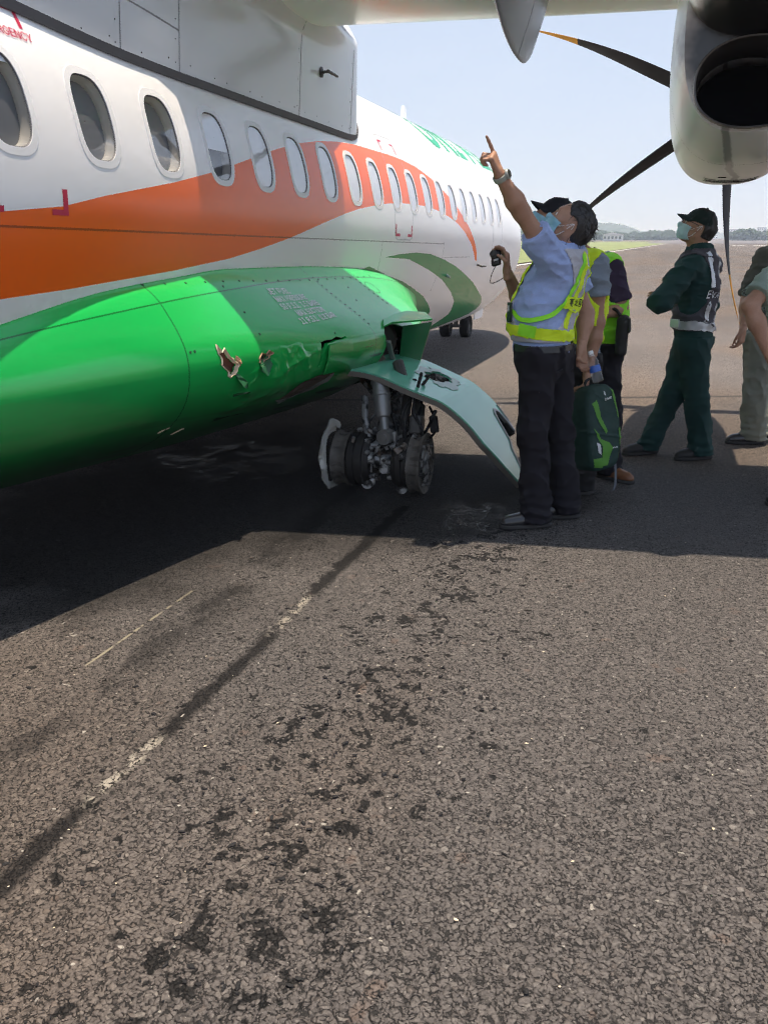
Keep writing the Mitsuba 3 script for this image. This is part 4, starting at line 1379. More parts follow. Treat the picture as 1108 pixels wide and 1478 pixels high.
def build_gear():
    ax = np.array([0.0, 0, .205])
    # outer wheel: bare rim ground flat
    put(G + '__wheel', xf(loft(worn_disc(-2.31, .20, .085, -.195, 3, .3), False), trimesh.transformations.translation_matrix(ax)), 'rim_worn', 35)
    hub = [(0, .030), (.05, .030), (.055, .022), (.075, .020), (.078, .012), (.12, .012), (.125, .006), (.125, 0)]
    put(G + '__wheel__hub', lathe(hub[::-1], ax + [0, -2.345, 0], ax + [0, -2.4, 0]), 'metal_dirty', 30)
    bolts = [rod(ax + [.145 * math.cos(t), -2.345, .145 * math.sin(t)], ax + [.145 * math.cos(t), -2.362, .145 * math.sin(t)], .010, None, 6) for t in np.arange(9) * 2 * np.pi / 9]
    for b in bolts:
        put(G + '__wheel__bolt', b, 'metal_dirty', False)
    # inner wheel: rim with its flange peeled away
    W2 = free(G + '__wheel')
    scene[W2] = mikit.ply(xf(loft(worn_disc(-1.80, .185, .10, -.20, 9, .6), False), trimesh.transformations.translation_matrix(ax)), 'rim_worn', 35)
    a = np.linspace(math.radians(-100), math.radians(108), 90)
    rng = np.random.default_rng(5)
    rows = []
    for t, (dy, rr) in enumerate([(0.012, .17), (.018, .205), (.0, .225), (-.03, .228), (-.045, .205), (-.04, .18)]):
        q = rr + .003 * np.sin(a * 4 + t) + .003 * rng.normal(size=len(a)) + .03 * np.exp(-((a - 1.5) / .35) ** 2) * (t > 1)
        z = np.maximum(ax[2] + q * np.sin(a), .01)
        rows.append(np.stack([-q * np.cos(a) * 1.0, np.full(len(a), -1.735) + .03 + .55 * dy * (1 + .3 * np.sin(a * 3 + 1)) + .008 * np.sin(a * 2.3) + .004 * np.sin(a * 9.1) * (rr > .2), z], -1))
    put(W2 + '__peeled_flange', plate(np.array(rows), .007), 'rim_pale', 40)
    # brake packs
    for s, y0, y1 in ((0, -1.86, -2.0), (1, -2.265, -2.155)):
        b = free(G + '__brake')
        d = 1 if y1 > y0 else -1
        L = abs(y1 - y0)
        scene[b] = mikit.ply(lathe([(0, 0), (.172, 0), (.176, .012), (.176, L * .3), (.166, L * .32), (.166, L * .36), (.176, L * .38), (.176, L * .7), (.160, L * .74), (.150, L), (.06, L), (0, L)], ax + [0, y0, 0], ax + [0, y0 + d, 0]), 'brake_black', 35)
        for t in np.arange(7) * 2 * np.pi / 7 + .3:
            c = np.array([.125 * math.cos(t), 0, .125 * math.sin(t)])
            put(b + '__piston', rod(ax + c + [0, y1 - d * .01, 0], ax + c + [0, y1 + d * .035, 0], .021, .018, 12), 'metal_dirty', 30)
    # axle and centre casting
    put(G + '__axle', lathe([(0, 0), (.042, 0), (.042, .08), (.052, .09), (.052, .13), (.046, .14), (.046, .20), (.056, .21), (.056, .25), (.042, .26), (.042, .36), (0, .36)], ax + [-.01, -1.92, 0], ax + [-.01, -2.3, 0]), 'metal_pale', 35)
    put(G + '__axle_clamp', cat(at(rbox(.13, .07, .12, .02), ax + [-.05, -2.10, -.005]), rod(ax + [-.125, -2.10, -.03], ax + [-.10, -2.10, -.03], .028, .022)), 'metal_pale', 30)
    for y, z0, z1 in ((-1.98, -.17, .03), (-2.215, -.185, .02)):
        p = put(G + '__caliper_arm', cat(rod(ax + [-.075, y, z0 + .03], ax + [-.06, y, z1 + .12], .024, .028), rod(ax + [-.10, y, z0 + .03], ax + [-.03, y, z0 + .03], .036, .036), rod(ax + [-.10, y, z1], ax + [-.02, y, z1], .038, .034)), 'metal_pale', 30)
    for y in (-2.0, -2.2):
        put(G + '__lug', cat(rod(ax + [-.11, y - .03, .03], ax + [-.11, y + .03, .03], .030, .030), rod(ax + [-.112, y - .035, .03], ax + [-.112, y + .035, .03], .013, .013, 8)), 'metal_pale', 30)
    # trailing arm and shock strut
    put(G + '__trailing_arm', cat(tube(spline([(-.02, -2.08, .22), (.12, -2.06, .36), (.30, -2.03, .50), (.52, -1.95, .60)]), [.075] * 9 + [.085] * 8 + [.095] * 8), at(rbox(.12, .20, .14, .03), (.06, -2.09, .29), (-.5, 0, .8))), 'metal_dirty', 30)
    put(G + '__shock_strut', cat(lathe([(0, 0), (.026, 0), (.028, .02), (.028, .12), (.042, .125), (.046, .14), (.052, .16), (.055, .26), (.060, .265), (.060, .285), (.055, .29), (.055, .35), (.062, .355), (.062, .37), (.05, .39), (0, .39)], (-.08, -2.10, .385), (.10, -2.00, .76))), 'metal_grey', 35)
    put(G + '__strut_eye', cat(rod((-.125, -2.10, .385), (-.05, -2.115, .385), .050, .046, 24), rod((-.135, -2.10, .385), (-.04, -2.115, .385), .022, .022, 12)), 'metal_grey', 30)
    put(G + '__strut_fork', cat(at(rbox(.05, .03, .17, .01), (-.06, -2.055, .33)), at(rbox(.05, .03, .17, .01), (-.06, -2.155, .33)), rod((-.08, -2.04, .32), (-.08, -2.17, .32), .022)), 'metal_dirty', 30)
    put(G + '__side_brace', tube([(.02, -2.18, .36), (.22, -2.16, .60), (.35, -2.05, .80)], [.03, .035, .04]), 'metal_dark', 30)
    put(G + '__leg', tube([(.80, -1.66, .90), (.62, -1.84, .66), (.42, -2.0, .52), (.25, -2.06, .42)], [.06, .07, .08, .08], 18), 'metal_dark', 30)
    put(G + '__link', cat(tube([(-.02, -1.98, .30), (.02, -1.93, .46), (.10, -1.90, .60)], [.026, .022, .026]), rod((-.02, -2.0, .30), (-.02, -1.94, .30), .03)), 'metal_dirty', 30)
    put(G + '__actuator', cat(rod((.06, -2.26, .36), (.20, -2.24, .54), .045), rod((.20, -2.24, .54), (.26, -2.23, .62), .028), at(rbox(.10, .09, .13, .02), (.05, -2.27, .44), (.3, 0, 1))), 'metal_dark', 30)
    rng = np.random.default_rng(31)
    for i in range(9):
        p0 = np.array([-.05 + .1 * rng.random(), -1.92 - .42 * rng.random(), .28 + .10 * rng.random()])
        p1 = np.array([.12 + .2 * rng.random(), -1.85 - .45 * rng.random(), .60 + .15 * rng.random()])
        mid = (p0 + p1) / 2 + rng.normal(size=3) * [.07, .07, .04] + [-.03, 0, .02]
        put(G + '__hose', tube(spline([p0, p0 * .6 + mid * .4 + rng.normal(size=3) * .02, mid, p1 + rng.normal(size=3) * .02, p1]), .007 + .006 * rng.random(), 8), 'rubber_black' if i % 3 else 'metal_dirty', True)
    put(G + '__broken_harness', cat(tube(spline([(.10, -2.30, .36), (.05, -2.36, .46), (.0, -2.38, .50), (.03, -2.40, .54), (.12, -2.36, .52)]), .010, 8), tube(spline([(.12, -2.33, .34), (.05, -2.39, .40), (.06, -2.40, .46), (.14, -2.33, .55)]), .008, 8), at(rbox(.05, .05, .11, .01), (.07, -2.38, .45), (.2, .2, 1))), 'rubber_black')
    bits = []
    for _ in range(60):
        b = rbox(.02 + .05 * rng.random(), .015 + .04 * rng.random(), .012 + .03 * rng.random(), .004)
        bits.append(at(b, (.0 + .16 * rng.normal() * .5, -1.9 - .40 * rng.random(), .25 + .16 * rng.random()), rng.normal(size=3), rng.normal(size=3)))
    k = put(G + '__wreckage', cat(bits), 'metal_dirty', False)
    labels[k] = {'kind': 'stuff'}


def rim_color(p, n, uv):
    a = mikit.fbm(p.x * 14, p.y * 20, p.z * 14, 4)
    c = mikit.mix((.05, .047, .045), (.17, .155, .135), a)
    return mikit.mix(c, (.04, .037, .035), mikit.smoothstep(.5, .7, mikit.fbm(p.x * 30, p.y * 9, p.z * 30 + 4, 3)) * .7)


def dirty_metal(p, n, uv):
    a = mikit.fbm(p.x * 22, p.y * 22, p.z * 22, 4)
    c = mikit.mix((.03, .03, .03), (.26, .26, .255), mikit.smoothstep(.38, .62, a))
    return mikit.mix(c, (.10, .06, .035), mikit.smoothstep(.62, .75, mikit.fbm(p.x * 12 + 4, p.y * 12, p.z * 12, 3)) * .6)


scene['rim_worn'] = pr(P_(rim_color), .65, metal=.2)
scene['rim_pale'] = pr((.50, .50, .465), .5, metal=.2)
scene['metal_dirty'] = pr(P_(dirty_metal), .5, metal=.4)
scene['brake_black'] = pr((.028, .026, .025), .6, metal=.3)
build_gear()

# ---------------------------------------------------------------- nose gear
N_ = 'aeroplane__nose_gear'


def tyre(c, r, w, rim, n=48):
    p = [(rim, -.40), (rim * 1.12, -.47), (r * .80, -.5), (r * .93, -.42), (r * .985, -.28), (r, -.12), (r, .12), (r * .985, .28), (r * .93, .42), (r * .80, .5), (rim * 1.12, .47), (rim, .40)]
    return lathe([(a, b * w) for a, b in p], c, np.asarray(c) + [0, 1, 0], n)


for y in (-.19, .19):
    k = free(N_ + '__wheel')
    c = np.array([10.77, y, .205])
    scene[k + '__tyre'] = mikit.ply(tyre(c, .225, .17, .10), 'rubber_black', 35)
    scene[k + '__rim'] = mikit.ply(lathe([(0, -.05), (.04, -.05), (.05, -.03), (.09, -.02), (.105, -.07), (.105, .07), (.09, .02), (.05, .03), (.04, .05), (0, .05)], c, c + [0, 1, 0]), 'metal_grey', 35)
put(N_ + '__strut', cat(rod((10.77, 0, .20), (10.80, 0, .95), .04, .06), rod((10.77, -.12, .205), (10.77, .12, .205), .03), rod((10.66, 0, .32), (10.62, 0, .80), .02)), 'metal_grey', 35)
put(N_ + '__door', at(rbox(.75, .012, .30, .004), (11.1, -.36, .47), (0, -.12, 1)), 'paint_white', False)
put(N_ + '__warning_flag', at(rbox(.012, .06, .32, .003), (10.60, -.10, .52)), 'red_mark', False)

# ---------------------------------------------------------------- far side of the airfield


def fbm1(x, s, seed=0, o=4):
    return meshkit.fbm(np.stack([np.asarray(x) * s, 0 * np.asarray(x) + 3.7, 0 * np.asarray(x)], -1), o, seed)


def leaf_color(p, n, uv):
    return mikit.mix((.018, .035, .022), (.04, .062, .036), mikit.fbm(p.x * .15, p.y * .15, p.z * .2, 4))


scene['far_leaf'] = pr(P_(leaf_color), .9, spec=.1)
scene['far_wall_white'] = pr((.70, .69, .66), .8)
scene['far_wall_grey'] = pr((.42, .41, .40), .8)
scene['far_wall_tan'] = pr((.46, .36, .30), .8)
scene['far_roof_blue'] = pr((.06, .20, .36), .6)
scene['far_roof_grey'] = pr((.25, .24, .24), .7)
scene['far_glass'] = pr((.05, .06, .07), .2)
scene['pale_concrete'] = pr((.105, .10, .105), .85)


def hill(key, pts, depth, label, seed):
    """wooded ridge through (x, y, height) crest points, running across the view"""
    P = spline(np.array(pts, float), 24)
    n = len(P)
    rows = []
    for t in np.linspace(-1, 1, 25):
        h = np.maximum(1 - t * t, 0) ** 1.2
        x = P[:, 0] + t * depth
        b = meshkit.fbm(np.stack([x * .012, P[:, 1] * .03, 0 * x + seed], -1), 5)
        base = ground_z(P[:, 0] - depth, P[:, 1]) - 2
        rows.append(np.stack([x, P[:, 1], base + (P[:, 2] - base) * h * (.80 + .4 * b)], -1))
    m = loft(np.array(rows), False)
    keep = ~((m.faces % n).max(1) - (m.faces % n).min(1) > n // 2)
    m = trimesh.Trimesh(m.vertices, m.faces[keep], process=False)
    put(key, m, 'far_leaf', True)
    labels[key] = {'label': label, 'category': 'hill', 'kind': 'structure'}


hill('hill', [(1700, 420, 40), (1680, 300, 62), (1650, 200, 58), (1635, 121, 52), (1645, 85, 47), (1655, 50, 36), (1665, 8, 30), (1680, -60, 27)], 160, 'low wooded hill fading into haze left of the runway end', 1)
hill('hill', [(2750, 120, 44), (2700, 0, 50), (2680, -120, 57), (2700, -180, 60), (2700, -246, 66), (2750, -330, 75), (2800, -460, 70)], 220, 'distant hazy ridge behind the town at the right', 2)


def tree_line():
    rng = np.random.default_rng(12)
    ico = trimesh.creation.icosphere(subdivisions=2)
    ms = []
    for i in range(420):
        u = rng.random()
        y = 330 - 420 * u
        x = 640 + 160 * rng.random() + 60 * math.sin(y * .05)
        if -40 < y < -4 and x < 760:
            continue
        h = 3.0 + 4.5 * rng.random()
        s = ico.copy()
        v = s.vertices * [h * .75, h * .8, h * .55]
        s.vertices = v * (1 + .45 * (meshkit.noise(v * .8 + i) - .5))[:, None] + [x, y, float(ground_z(x, y)) + h * .42]
        ms.append(s)
    put('tree_line', cat(ms), 'far_leaf', False)
    labels['tree_line'] = {'label': 'dark belt of trees along the far edge of the airfield', 'category': 'trees', 'kind': 'stuff'}


tree_line()


def building(key, x, y, w, d, h, wall, roof, label, pitched=False, storeys=2, bays=6, group=None):
    K = thing(key, label, 'building', group)
    z = float(ground_z(x, y)) - .3
    put(K + '__wall', rbox(d, w, h, .02).apply_translation([x, y, z + h / 2]), wall, False)
    if pitched:
        q = sg.Polygon([(-w / 2 - .6, 0), (w / 2 + .6, 0), (0, w * .12)])
        r = prism(q, d + 1, (x + d / 2 + .5, y, z + h), (0, 1, 0), (0, 0, 1))
        if r.vertices[:, 0].min() > x + d / 2 + .4:
            r.vertices[:, 0] -= d + 1
    else:
        r = rbox(d + .6, w + .6, .5, .05).apply_translation([x, y, z + h + .25])
    put(K + '__roof', r, roof, False)
    for s in range(storeys):
        for b in range(bays):
            put(K + '__window', rbox(.15, w / bays * .55, h / storeys * .42, .02).apply_translation([x - d / 2 - .05, y + w * ((b + .5) / bays - .5), z + h * (s + .55) / storeys]), 'far_glass', False)


building('hangar', 530, 30.2, 10.5, 12, 3.6, 'far_wall_white', 'far_wall_white', 'low white building left of the runway in front of the trees', True, 1, 5)
building('shed', 726, 7.5, 9, 10, 5.5, 'far_roof_blue', 'far_roof_blue', 'blue roofed shed at the far end of the runway', True, 1, 3)
for i, (x, y, w, h, wl, lab) in enumerate([(1580, -62, 16, 11, 'far_wall_white', 'white block at the left end of the distant town'), (1600, -92, 20, 15, 'far_wall_tan', 'tan flat roofed block in the middle of the distant town'),
                                           (1590, -118, 18, 10, 'far_wall_grey', 'low grey block beside the tan one in the distant town'), (1620, -140, 14, 18, 'far_wall_white', 'tall white block near the right end of the distant town'),
                                           (1600, -168, 22, 12, 'far_wall_tan', 'long tan block at the right end of the distant town')]):
    building('town_block', x, y, w, 12, h, wl, 'far_roof_grey', lab, False, 3, 5, 'blocks of the distant town')

# pale stretch of apron beyond the end of the runway, with its painted bars
def far_sheet(key, quad, lift, mat, label, n=14):
    q = np.array(quad, float)
    u, v = np.linspace(0, 1, n)[:, None, None], np.linspace(0, 1, n)[None, :, None]
    P = (1 - u) * ((1 - v) * q[0] + v * q[1]) + u * ((1 - v) * q[3] + v * q[2])
    V = np.concatenate([P, (ground_z(P[..., 0], P[..., 1]) + lift)[..., None]], -1)
    i, j = np.meshgrid(np.arange(n - 1), np.arange(n - 1), indexing='ij')
    a, b, c, d = i * n + j, (i + 1) * n + j, (i + 1) * n + j + 1, i * n + j + 1
    m = trimesh.Trimesh(V.reshape(-1, 3), np.vstack([np.stack([a, b, c], -1).reshape(-1, 3), np.stack([a, c, d], -1).reshape(-1, 3)]), process=False)
    if m.face_normals[0][2] < 0:
        m.invert()
    put(key, m, mat, True)
    labels[key] = {'label': label, 'category': 'apron' if 'apron' in key else 'road marking', 'kind': 'structure'}


far_sheet('apron', [(300, 6), (285, -70), (620, -150), (620, 4)], .06, 'pale_concrete', 'pale pinkish apron at the far right beyond the runway')
for k in range(2):
    far_sheet('threshold_bar' if not k else 'threshold_bar_001', [(232, -17.5 - 5 * k), (232, -20.5 - 5 * k), (241, -20.5 - 5 * k), (241, -17.5 - 5 * k)], .05, 'line_paint', 'white painted bar across the runway at the right' if not k else 'second white painted bar further to the right')

# ---------------------------------------------------------------- air
scene['air'] = {'type': 'homogeneous', 'albedo': col(.90, .945, .985), 'sigma_t': col(.00044, .00050, .00060)}
scene['haze'] = {'type': 'cube', 'to_world': T().translate([2000, 0, 45]).scale([5500, 5500, 46]), 'bsdf': {'type': 'null'}, 'interior': {'type': 'ref', 'id': 'air'}}
labels['haze'] = {'label': 'summer haze over the airfield', 'category': 'haze', 'kind': 'stuff'}
scene['camera']['medium'] = {'type': 'ref', 'id': 'air'}

# ---------------------------------------------------------------- people
JOINTS = {
    'A': dict(pelvis=(-0.381, -3.108, 0.992), belly=(-0.380, -3.111, 1.153), chest=(-0.347, -3.149, 1.336), neck=(-0.327, -3.210, 1.508), head=(-0.340, -3.236, 1.642), sl=(-0.534, -3.154, 1.464), el=(-0.707, -3.009, 1.703), wl=(-0.841, -2.920, 1.865), tl=(-0.920, -2.870, 2.009), sr=(-0.146, -3.186, 1.449), er=(-0.086, -3.305, 1.176), wr=(-0.193, -3.300, 0.999), tr=(-0.243, -3.340, 0.870), hl=(-0.477, -3.104, 0.976), kl=(-0.492, -3.089, 0.558), al=(-0.478, -3.134, 0.085), ol=(-0.580, -2.947, 0.035), hr=(-0.263, -3.148, 0.954), kr=(-0.262, -3.216, 0.521), ar=(-0.245, -3.269, 0.085), or_=(-0.294, -3.116, 0.035)),
    'B': dict(pelvis=(0.284, -3.215, 0.885), belly=(0.257, -3.197, 1.077), chest=(0.228, -3.170, 1.305), neck=(0.190, -3.119, 1.532), head=(0.129, -3.061, 1.687), sr=(0.269, -3.004, 1.424), er=(0.079, -2.905, 1.206), wr=(-0.148, -2.854, 1.399), tr=(-0.241, -2.826, 1.516), sl=(0.110, -3.326, 1.432), el=(0.140, -3.354, 1.110), wl=(0.127, -3.315, 0.802), tl=(0.102, -3.302, 0.721), hl=(0.247, -3.262, 0.870), kl=(0.268, -3.295, 0.469), al=(0.314, -3.308, 0.085), ol=(0.263, -3.215, 0.035), hr=(0.349, -3.154, 0.855), kr=(0.380, -3.188, 0.451), ar=(0.436, -3.196, 0.085), or_=(0.349, -3.090, 0.035)),
    'C': dict(pelvis=(0.953, -3.333, 0.888), belly=(0.946, -3.311, 1.074), chest=(0.915, -3.282, 1.268), neck=(0.881, -3.241, 1.500), head=(0.821, -3.187, 1.657), sl=(0.858, -3.365, 1.413), el=(0.834, -3.453, 1.157), wl=(0.660, -3.339, 1.117), tl=(0.573, -3.265, 1.142), sr=(1.038, -3.207, 1.409), er=(1.015, -3.202, 1.161), wr=(0.901, -3.175, 1.028), tr=(0.832, -3.123, 1.009), hl=(0.890, -3.367, 0.871), kl=(0.825, -3.427, 0.481), al=(0.779, -3.446, 0.085), ol=(0.708, -3.553, 0.035), hr=(1.024, -3.293, 0.855), kr=(1.056, -3.329, 0.437), ar=(1.082, -3.344, 0.085), or_=(0.980, -3.256, 0.035)),
    'D': dict(pelvis=(1.634, -3.948, 0.891), belly=(1.627, -3.925, 1.066), chest=(1.629, -3.932, 1.288), neck=(1.628, -3.928, 1.519), head=(1.594, -3.888, 1.680), sl=(1.409, -3.867, 1.426), el=(1.226, -3.691, 1.186), wl=(1.135, -3.834, 1.221), tl=(1.120, -3.919, 1.259), sr=(1.841, -4.003, 1.411), er=(1.826, -4.021, 1.132), wr=(1.582, -3.818, 1.181), tr=(1.476, -3.719, 1.218), hl=(1.549, -3.945, 0.848), kl=(1.551, -4.014, 0.443), al=(1.613, -4.079, 0.085), ol=(1.528, -3.945, 0.035), hr=(1.713, -3.930, 0.832), kr=(1.655, -3.818, 0.438), ar=(1.676, -3.685, 0.085), or_=(1.563, -3.533, 0.035)),
    'E': dict(pelvis=(2.387, -4.521, 0.880), belly=(2.388, -4.526, 1.046), chest=(2.394, -4.545, 1.312), neck=(2.395, -4.547, 1.541), head=(2.398, -4.557, 1.746), sl=(2.185, -4.418, 1.459), el=(2.133, -4.320, 1.162), wl=(2.023, -4.307, 0.950), tl=(1.976, -4.290, 0.807), sr=(2.591, -4.666, 1.447), er=(2.631, -4.791, 1.102), wr=(2.518, -4.767, 0.862), tr=(2.462, -4.756, 0.730), hl=(2.287, -4.474, 0.850), kl=(2.268, -4.479, 0.430), al=(2.327, -4.501, 0.085), ol=(2.280, -4.353, 0.035), hr=(2.496, -4.598, 0.850), kr=(2.541, -4.675, 0.430), ar=(2.608, -4.719, 0.085), or_=(2.566, -4.589, 0.035)),
    'F': dict(pelvis=(0.609, -4.548, 0.860), belly=(0.596, -4.509, 1.040), chest=(0.582, -4.466, 1.250), neck=(0.569, -4.425, 1.454), head=(0.557, -4.385, 1.641), sl=(0.436, -4.338, 1.377), el=(0.285, -4.195, 1.217), wl=(0.283, -4.351, 0.898), tl=(0.338, -4.424, 0.772), sr=(0.773, -4.569, 1.363), er=(0.817, -4.703, 1.072), wr=(0.742, -4.634, 0.778), tr=(0.679, -4.602, 0.655), hl=(0.509, -4.499, 0.840), kl=(0.507, -4.557, 0.450), al=(0.521, -4.602, 0.085), ol=(0.437, -4.503, 0.035), hr=(0.740, -4.628, 0.840), kr=(0.761, -4.695, 0.450), ar=(0.834, -4.757, 0.085), or_=(0.746, -4.646, 0.035)),
}
JOINTS = {k: {n: np.array(p) for n, p in v.items()} for k, v in JOINTS.items()}


def cap(p, a, b, ra, rb, ax=None, k=1.0):
    ba = b - a
    v = p - a.astype(np.float32)
    t = np.clip((v @ ba.astype(np.float32)) * np.float32(1 / max(ba @ ba, 1e-9)), 0, 1)
    x, y, z = (v[:, i] - t * np.float32(ba[i]) for i in range(3))
    if ax is not None:
        c = (x * np.float32(ax[0]) + y * np.float32(ax[1]) + z * np.float32(ax[2]))
        l2 = x * x + y * y + z * z + c * c * np.float32(1 / k**2 - 1)
        return (np.sqrt(l2) - (np.float32(ra) + np.float32(rb - ra) * t)) * np.float32(.5 * (1 + k))
    return np.sqrt(x * x + y * y + z * z) - (np.float32(ra) + np.float32(rb - ra) * t)


def ellips(p, c, axes, radii):
    q = (p - c) @ np.stack(axes, 1) / np.asarray(radii)
    l = np.sqrt((q * q).sum(1))
    return (l - 1) * min(radii) * .5 * (1 + l / np.maximum(l, 1)) if False else (l - 1) * float(np.mean(radii)) * .85


def smin(a, b, k):
    h = np.maximum(k - np.abs(a - b), 0) / k
    return np.minimum(a, b) - h * h * k * .25


def smax(a, b, k):
    return -smin(-a, -b, k)


def union(p, prims):
    d = None
    for q in prims:
        if callable(q):
            e, k = q(p), .02
        else:
            *args, k = q
            e = cap(p, *args)
        d = e if d is None else smin(d, e, k)
    return d


def wrinkle(p, d, amp, fr, seed, reach=.035):
    """cloth folds: noise added near the surface only"""
    m = np.abs(d) < reach
    out = d.copy()
    if m.any():
        q = p[m] * np.asarray(fr)
        n = meshkit.fbm(q, 3, seed)
        q2 = np.stack([q[:, 0] + .6 * q[:, 2], q[:, 1] - .5 * q[:, 2], q[:, 2] * .8 + .4 * q[:, 0]], -1)
        r = 1 - np.abs(2 * meshkit.noise(q2 * .8 + 5, seed + 9) - 1)
        r2 = 1 - np.abs(2 * meshkit.noise(q * 1.9 + 3, seed + 19) - 1)
        out[m] += amp * (n - .5) * .9 - amp * .62 * r ** 4 - amp * .30 * r2 ** 4
    return out


def solid(f, pts, pad, h):
    P = np.asarray(pts)
    return surface_net(f, P.min(0) - pad, P.max(0) + pad, h)


def relax(m, n=3):
    """Taubin smoothing"""
    import scipy.sparse as sp
    F, V = m.faces, np.array(m.vertices)
    e = np.vstack([F[:, [0, 1]], F[:, [1, 2]], F[:, [2, 0]]])
    e = np.unique(np.sort(e, 1), axis=0)
    N = len(V)
    A = sp.coo_matrix((np.ones(len(e) * 2), (np.r_[e[:, 0], e[:, 1]], np.r_[e[:, 1], e[:, 0]])), shape=(N, N)).tocsr()
    A = sp.diags(1 / np.maximum(np.asarray(A.sum(1)).ravel(), 1)) @ A
    for _ in range(n):
        for w in (.5, -.53):
            V = V + w * (A @ V - V)
    return trimesh.Trimesh(V, F, process=False)


def project(f, P, lift, it=5):
    """move points to the surface f = lift"""
    P = np.array(P, float)
    sh = P.shape
    P = P.reshape(-1, 3)
    e = .004
    for _ in range(it):
        d = f(P) - lift
        g = np.stack([f(P + np.eye(3)[k] * e) - f(P - np.eye(3)[k] * e) for k in range(3)], -1)
        g /= np.linalg.norm(g, axis=1, keepdims=True) + 1e-9
        P -= g * np.clip(d, -.08, .08)[:, None] * .9
    return P.reshape(sh), g.reshape(sh)


def ribbon(f, line, width, lift=.006, thick=.005, n=9, nw=5, closed=False):
    """flat strip of cloth lying on the surface f along a polyline"""
    L = spline(np.array(line, float), n)
    L, g = project(f, L, lift)
    t = np.gradient(L, axis=0)
    s = np.cross(g, t)
    s /= np.linalg.norm(s, axis=1, keepdims=True) + 1e-9
    w = np.linspace(-.5, .5, nw)
    W = np.broadcast_to(np.asarray(width, float), (len(L),)) if np.ndim(width) < 1 else np.interp(np.linspace(0, 1, len(L)), np.linspace(0, 1, len(width)), width)
    P = L[:, None] + s[:, None] * (w[None, :, None] * W[:, None, None])
    P, g = project(f, P, lift, 4)
    Q = P - g * thick
    return shell_of(P, Q)


def shell_of(P, Q):
    m, n = P.shape[:2]
    ring = np.concatenate([P, Q[:, ::-1]], 1)
    return loft(ring)


def hand(w, d, n, s, curls, size=1.0, spread=.0, thumb=.5):
    """wrist, pointing direction, palm normal (fingers close towards it), thumb side; curls of index..little"""
    d = unit(d)
    n = unit(n - d * np.dot(n, d))
    s_ = np.cross(d, n)
    s = s_ if np.dot(s_, s) > 0 else -s_
    pr_ = []
    S = size
    for o, r in ((-.030, .013), (-.010, .0145), (.010, .0150), (.028, .0150)):
        pr_.append((w + s * o * .6 * S, w + d * .088 * S + s * o * S, .017 * S, r * S, .012))
    pts = [w - d * .03, w + d * .1]
    for i, (o, ln, c) in enumerate(zip((.029, .010, -.010, -.029), (1.0, 1.08, 1.0, .82), curls)):
        b = w + d * (.088 - .004 * (i == 3) - .002 * (i == 0)) * S + s * o * S
        a = 0.0
        dirn = d + s * spread * o * 10
        for seg, (l, r0, r1) in enumerate(((.043, .0098, .0088), (.027, .0088, .0080), (.021, .0080, .0066))):
            a += c * (1.0 if seg else .9)
            v = unit(dirn * math.cos(a) + n * math.sin(a))
            e = b + v * l * ln * S
            pr_.append((b, e, r0 * S, r1 * S, .004))
            b = e
        pts.append(b)
    tb = w + d * .028 * S + s * .026 * S + n * .006 * S
    t1 = tb + unit(s * .75 + d * .75 + n * .35 * thumb) * .040 * S
    t2 = t1 + unit(d * (1 - thumb * .4) + n * thumb * .9 - s * .3 * thumb) * .030 * S
    t3 = t2 + unit(d * (1 - thumb * .7) + n * thumb - s * .5 * thumb) * .024 * S
    pr_ += [(w + s * .012, tb, .017 * S, .015 * S, .012), (tb, t1, .0145 * S, .0108 * S, .008), (t1, t2, .0108 * S, .0098 * S, .004), (t2, t3, .0098 * S, .0075 * S, .004)]
    pts += [tb, t1, t2, t3]
    pr_.append((w - d * .035, w + d * .01, .0235 * S, .022 * S, .015))
    m = solid(lambda p: union(p, pr_), pts, .03, .0036)
    return relax(m, 2)


def head_sdf(c, f, u):
    f = unit(f)
    u = unit(u - f * np.dot(u, f))
    r = np.cross(f, u)

    def L(a, b, g):
        return c + f * a + r * b + u * g
    prims = [
        lambda p: ellips(p, L(-.012, 0, .030), (f, r, u), (.098, .077, .092)),
        (L(.030, .0, .0), L(.038, 0, -.060), .062, .048, r, .92, .04),
        (L(.055, .022, -.075), L(.055, -.022, -.075), .030, .030, .03),
        (L(-.005, .052, -.05), L(.050, .022, -.080), .026, .026, .03),
        (L(-.005, -.052, -.05), L(.050, -.022, -.080), .026, .026, .03),
        (L(.074, .030, .032), L(.074, -.030, .032), .020, .020, .02),
        (L(.088, 0, .018), L(.112, 0, -.022), .010, .0145, .012),
        (L(.092, .012, -.026), L(.092, -.012, -.026), .012, .012, .008),
        (L(.060, .042, -.012), L(.060, -.042, -.012), .027, .027, .02),
        (L(.082, .018, -.052), L(.082, -.018, -.052), .011, .011, .010),
        (L(-.04, 0, -.03), L(-.05, 0, -.10), .062, .060, .04),
    ]

    def sdf(p):
        d = union(p, prims)
        for sgn in (-1, 1):
            d = smax(d, -(np.linalg.norm(p - L(.104, sgn * .032, .012), axis=1) - .019), .012)
            ear = ellips(p, L(-.006, sgn * .079, -.004), (unit(f * .94 + u * .3), unit(r * sgn * .9 - f * .35), u), (.021, .0085, .033))
            ear = smax(ear, -(ellips(p, L(-.002, sgn * .088, -.002), (f, r, u), (.012, .008, .020))), .006)
            d = smin(d, ear, .008)
        return d
    return sdf, L, f, r, u


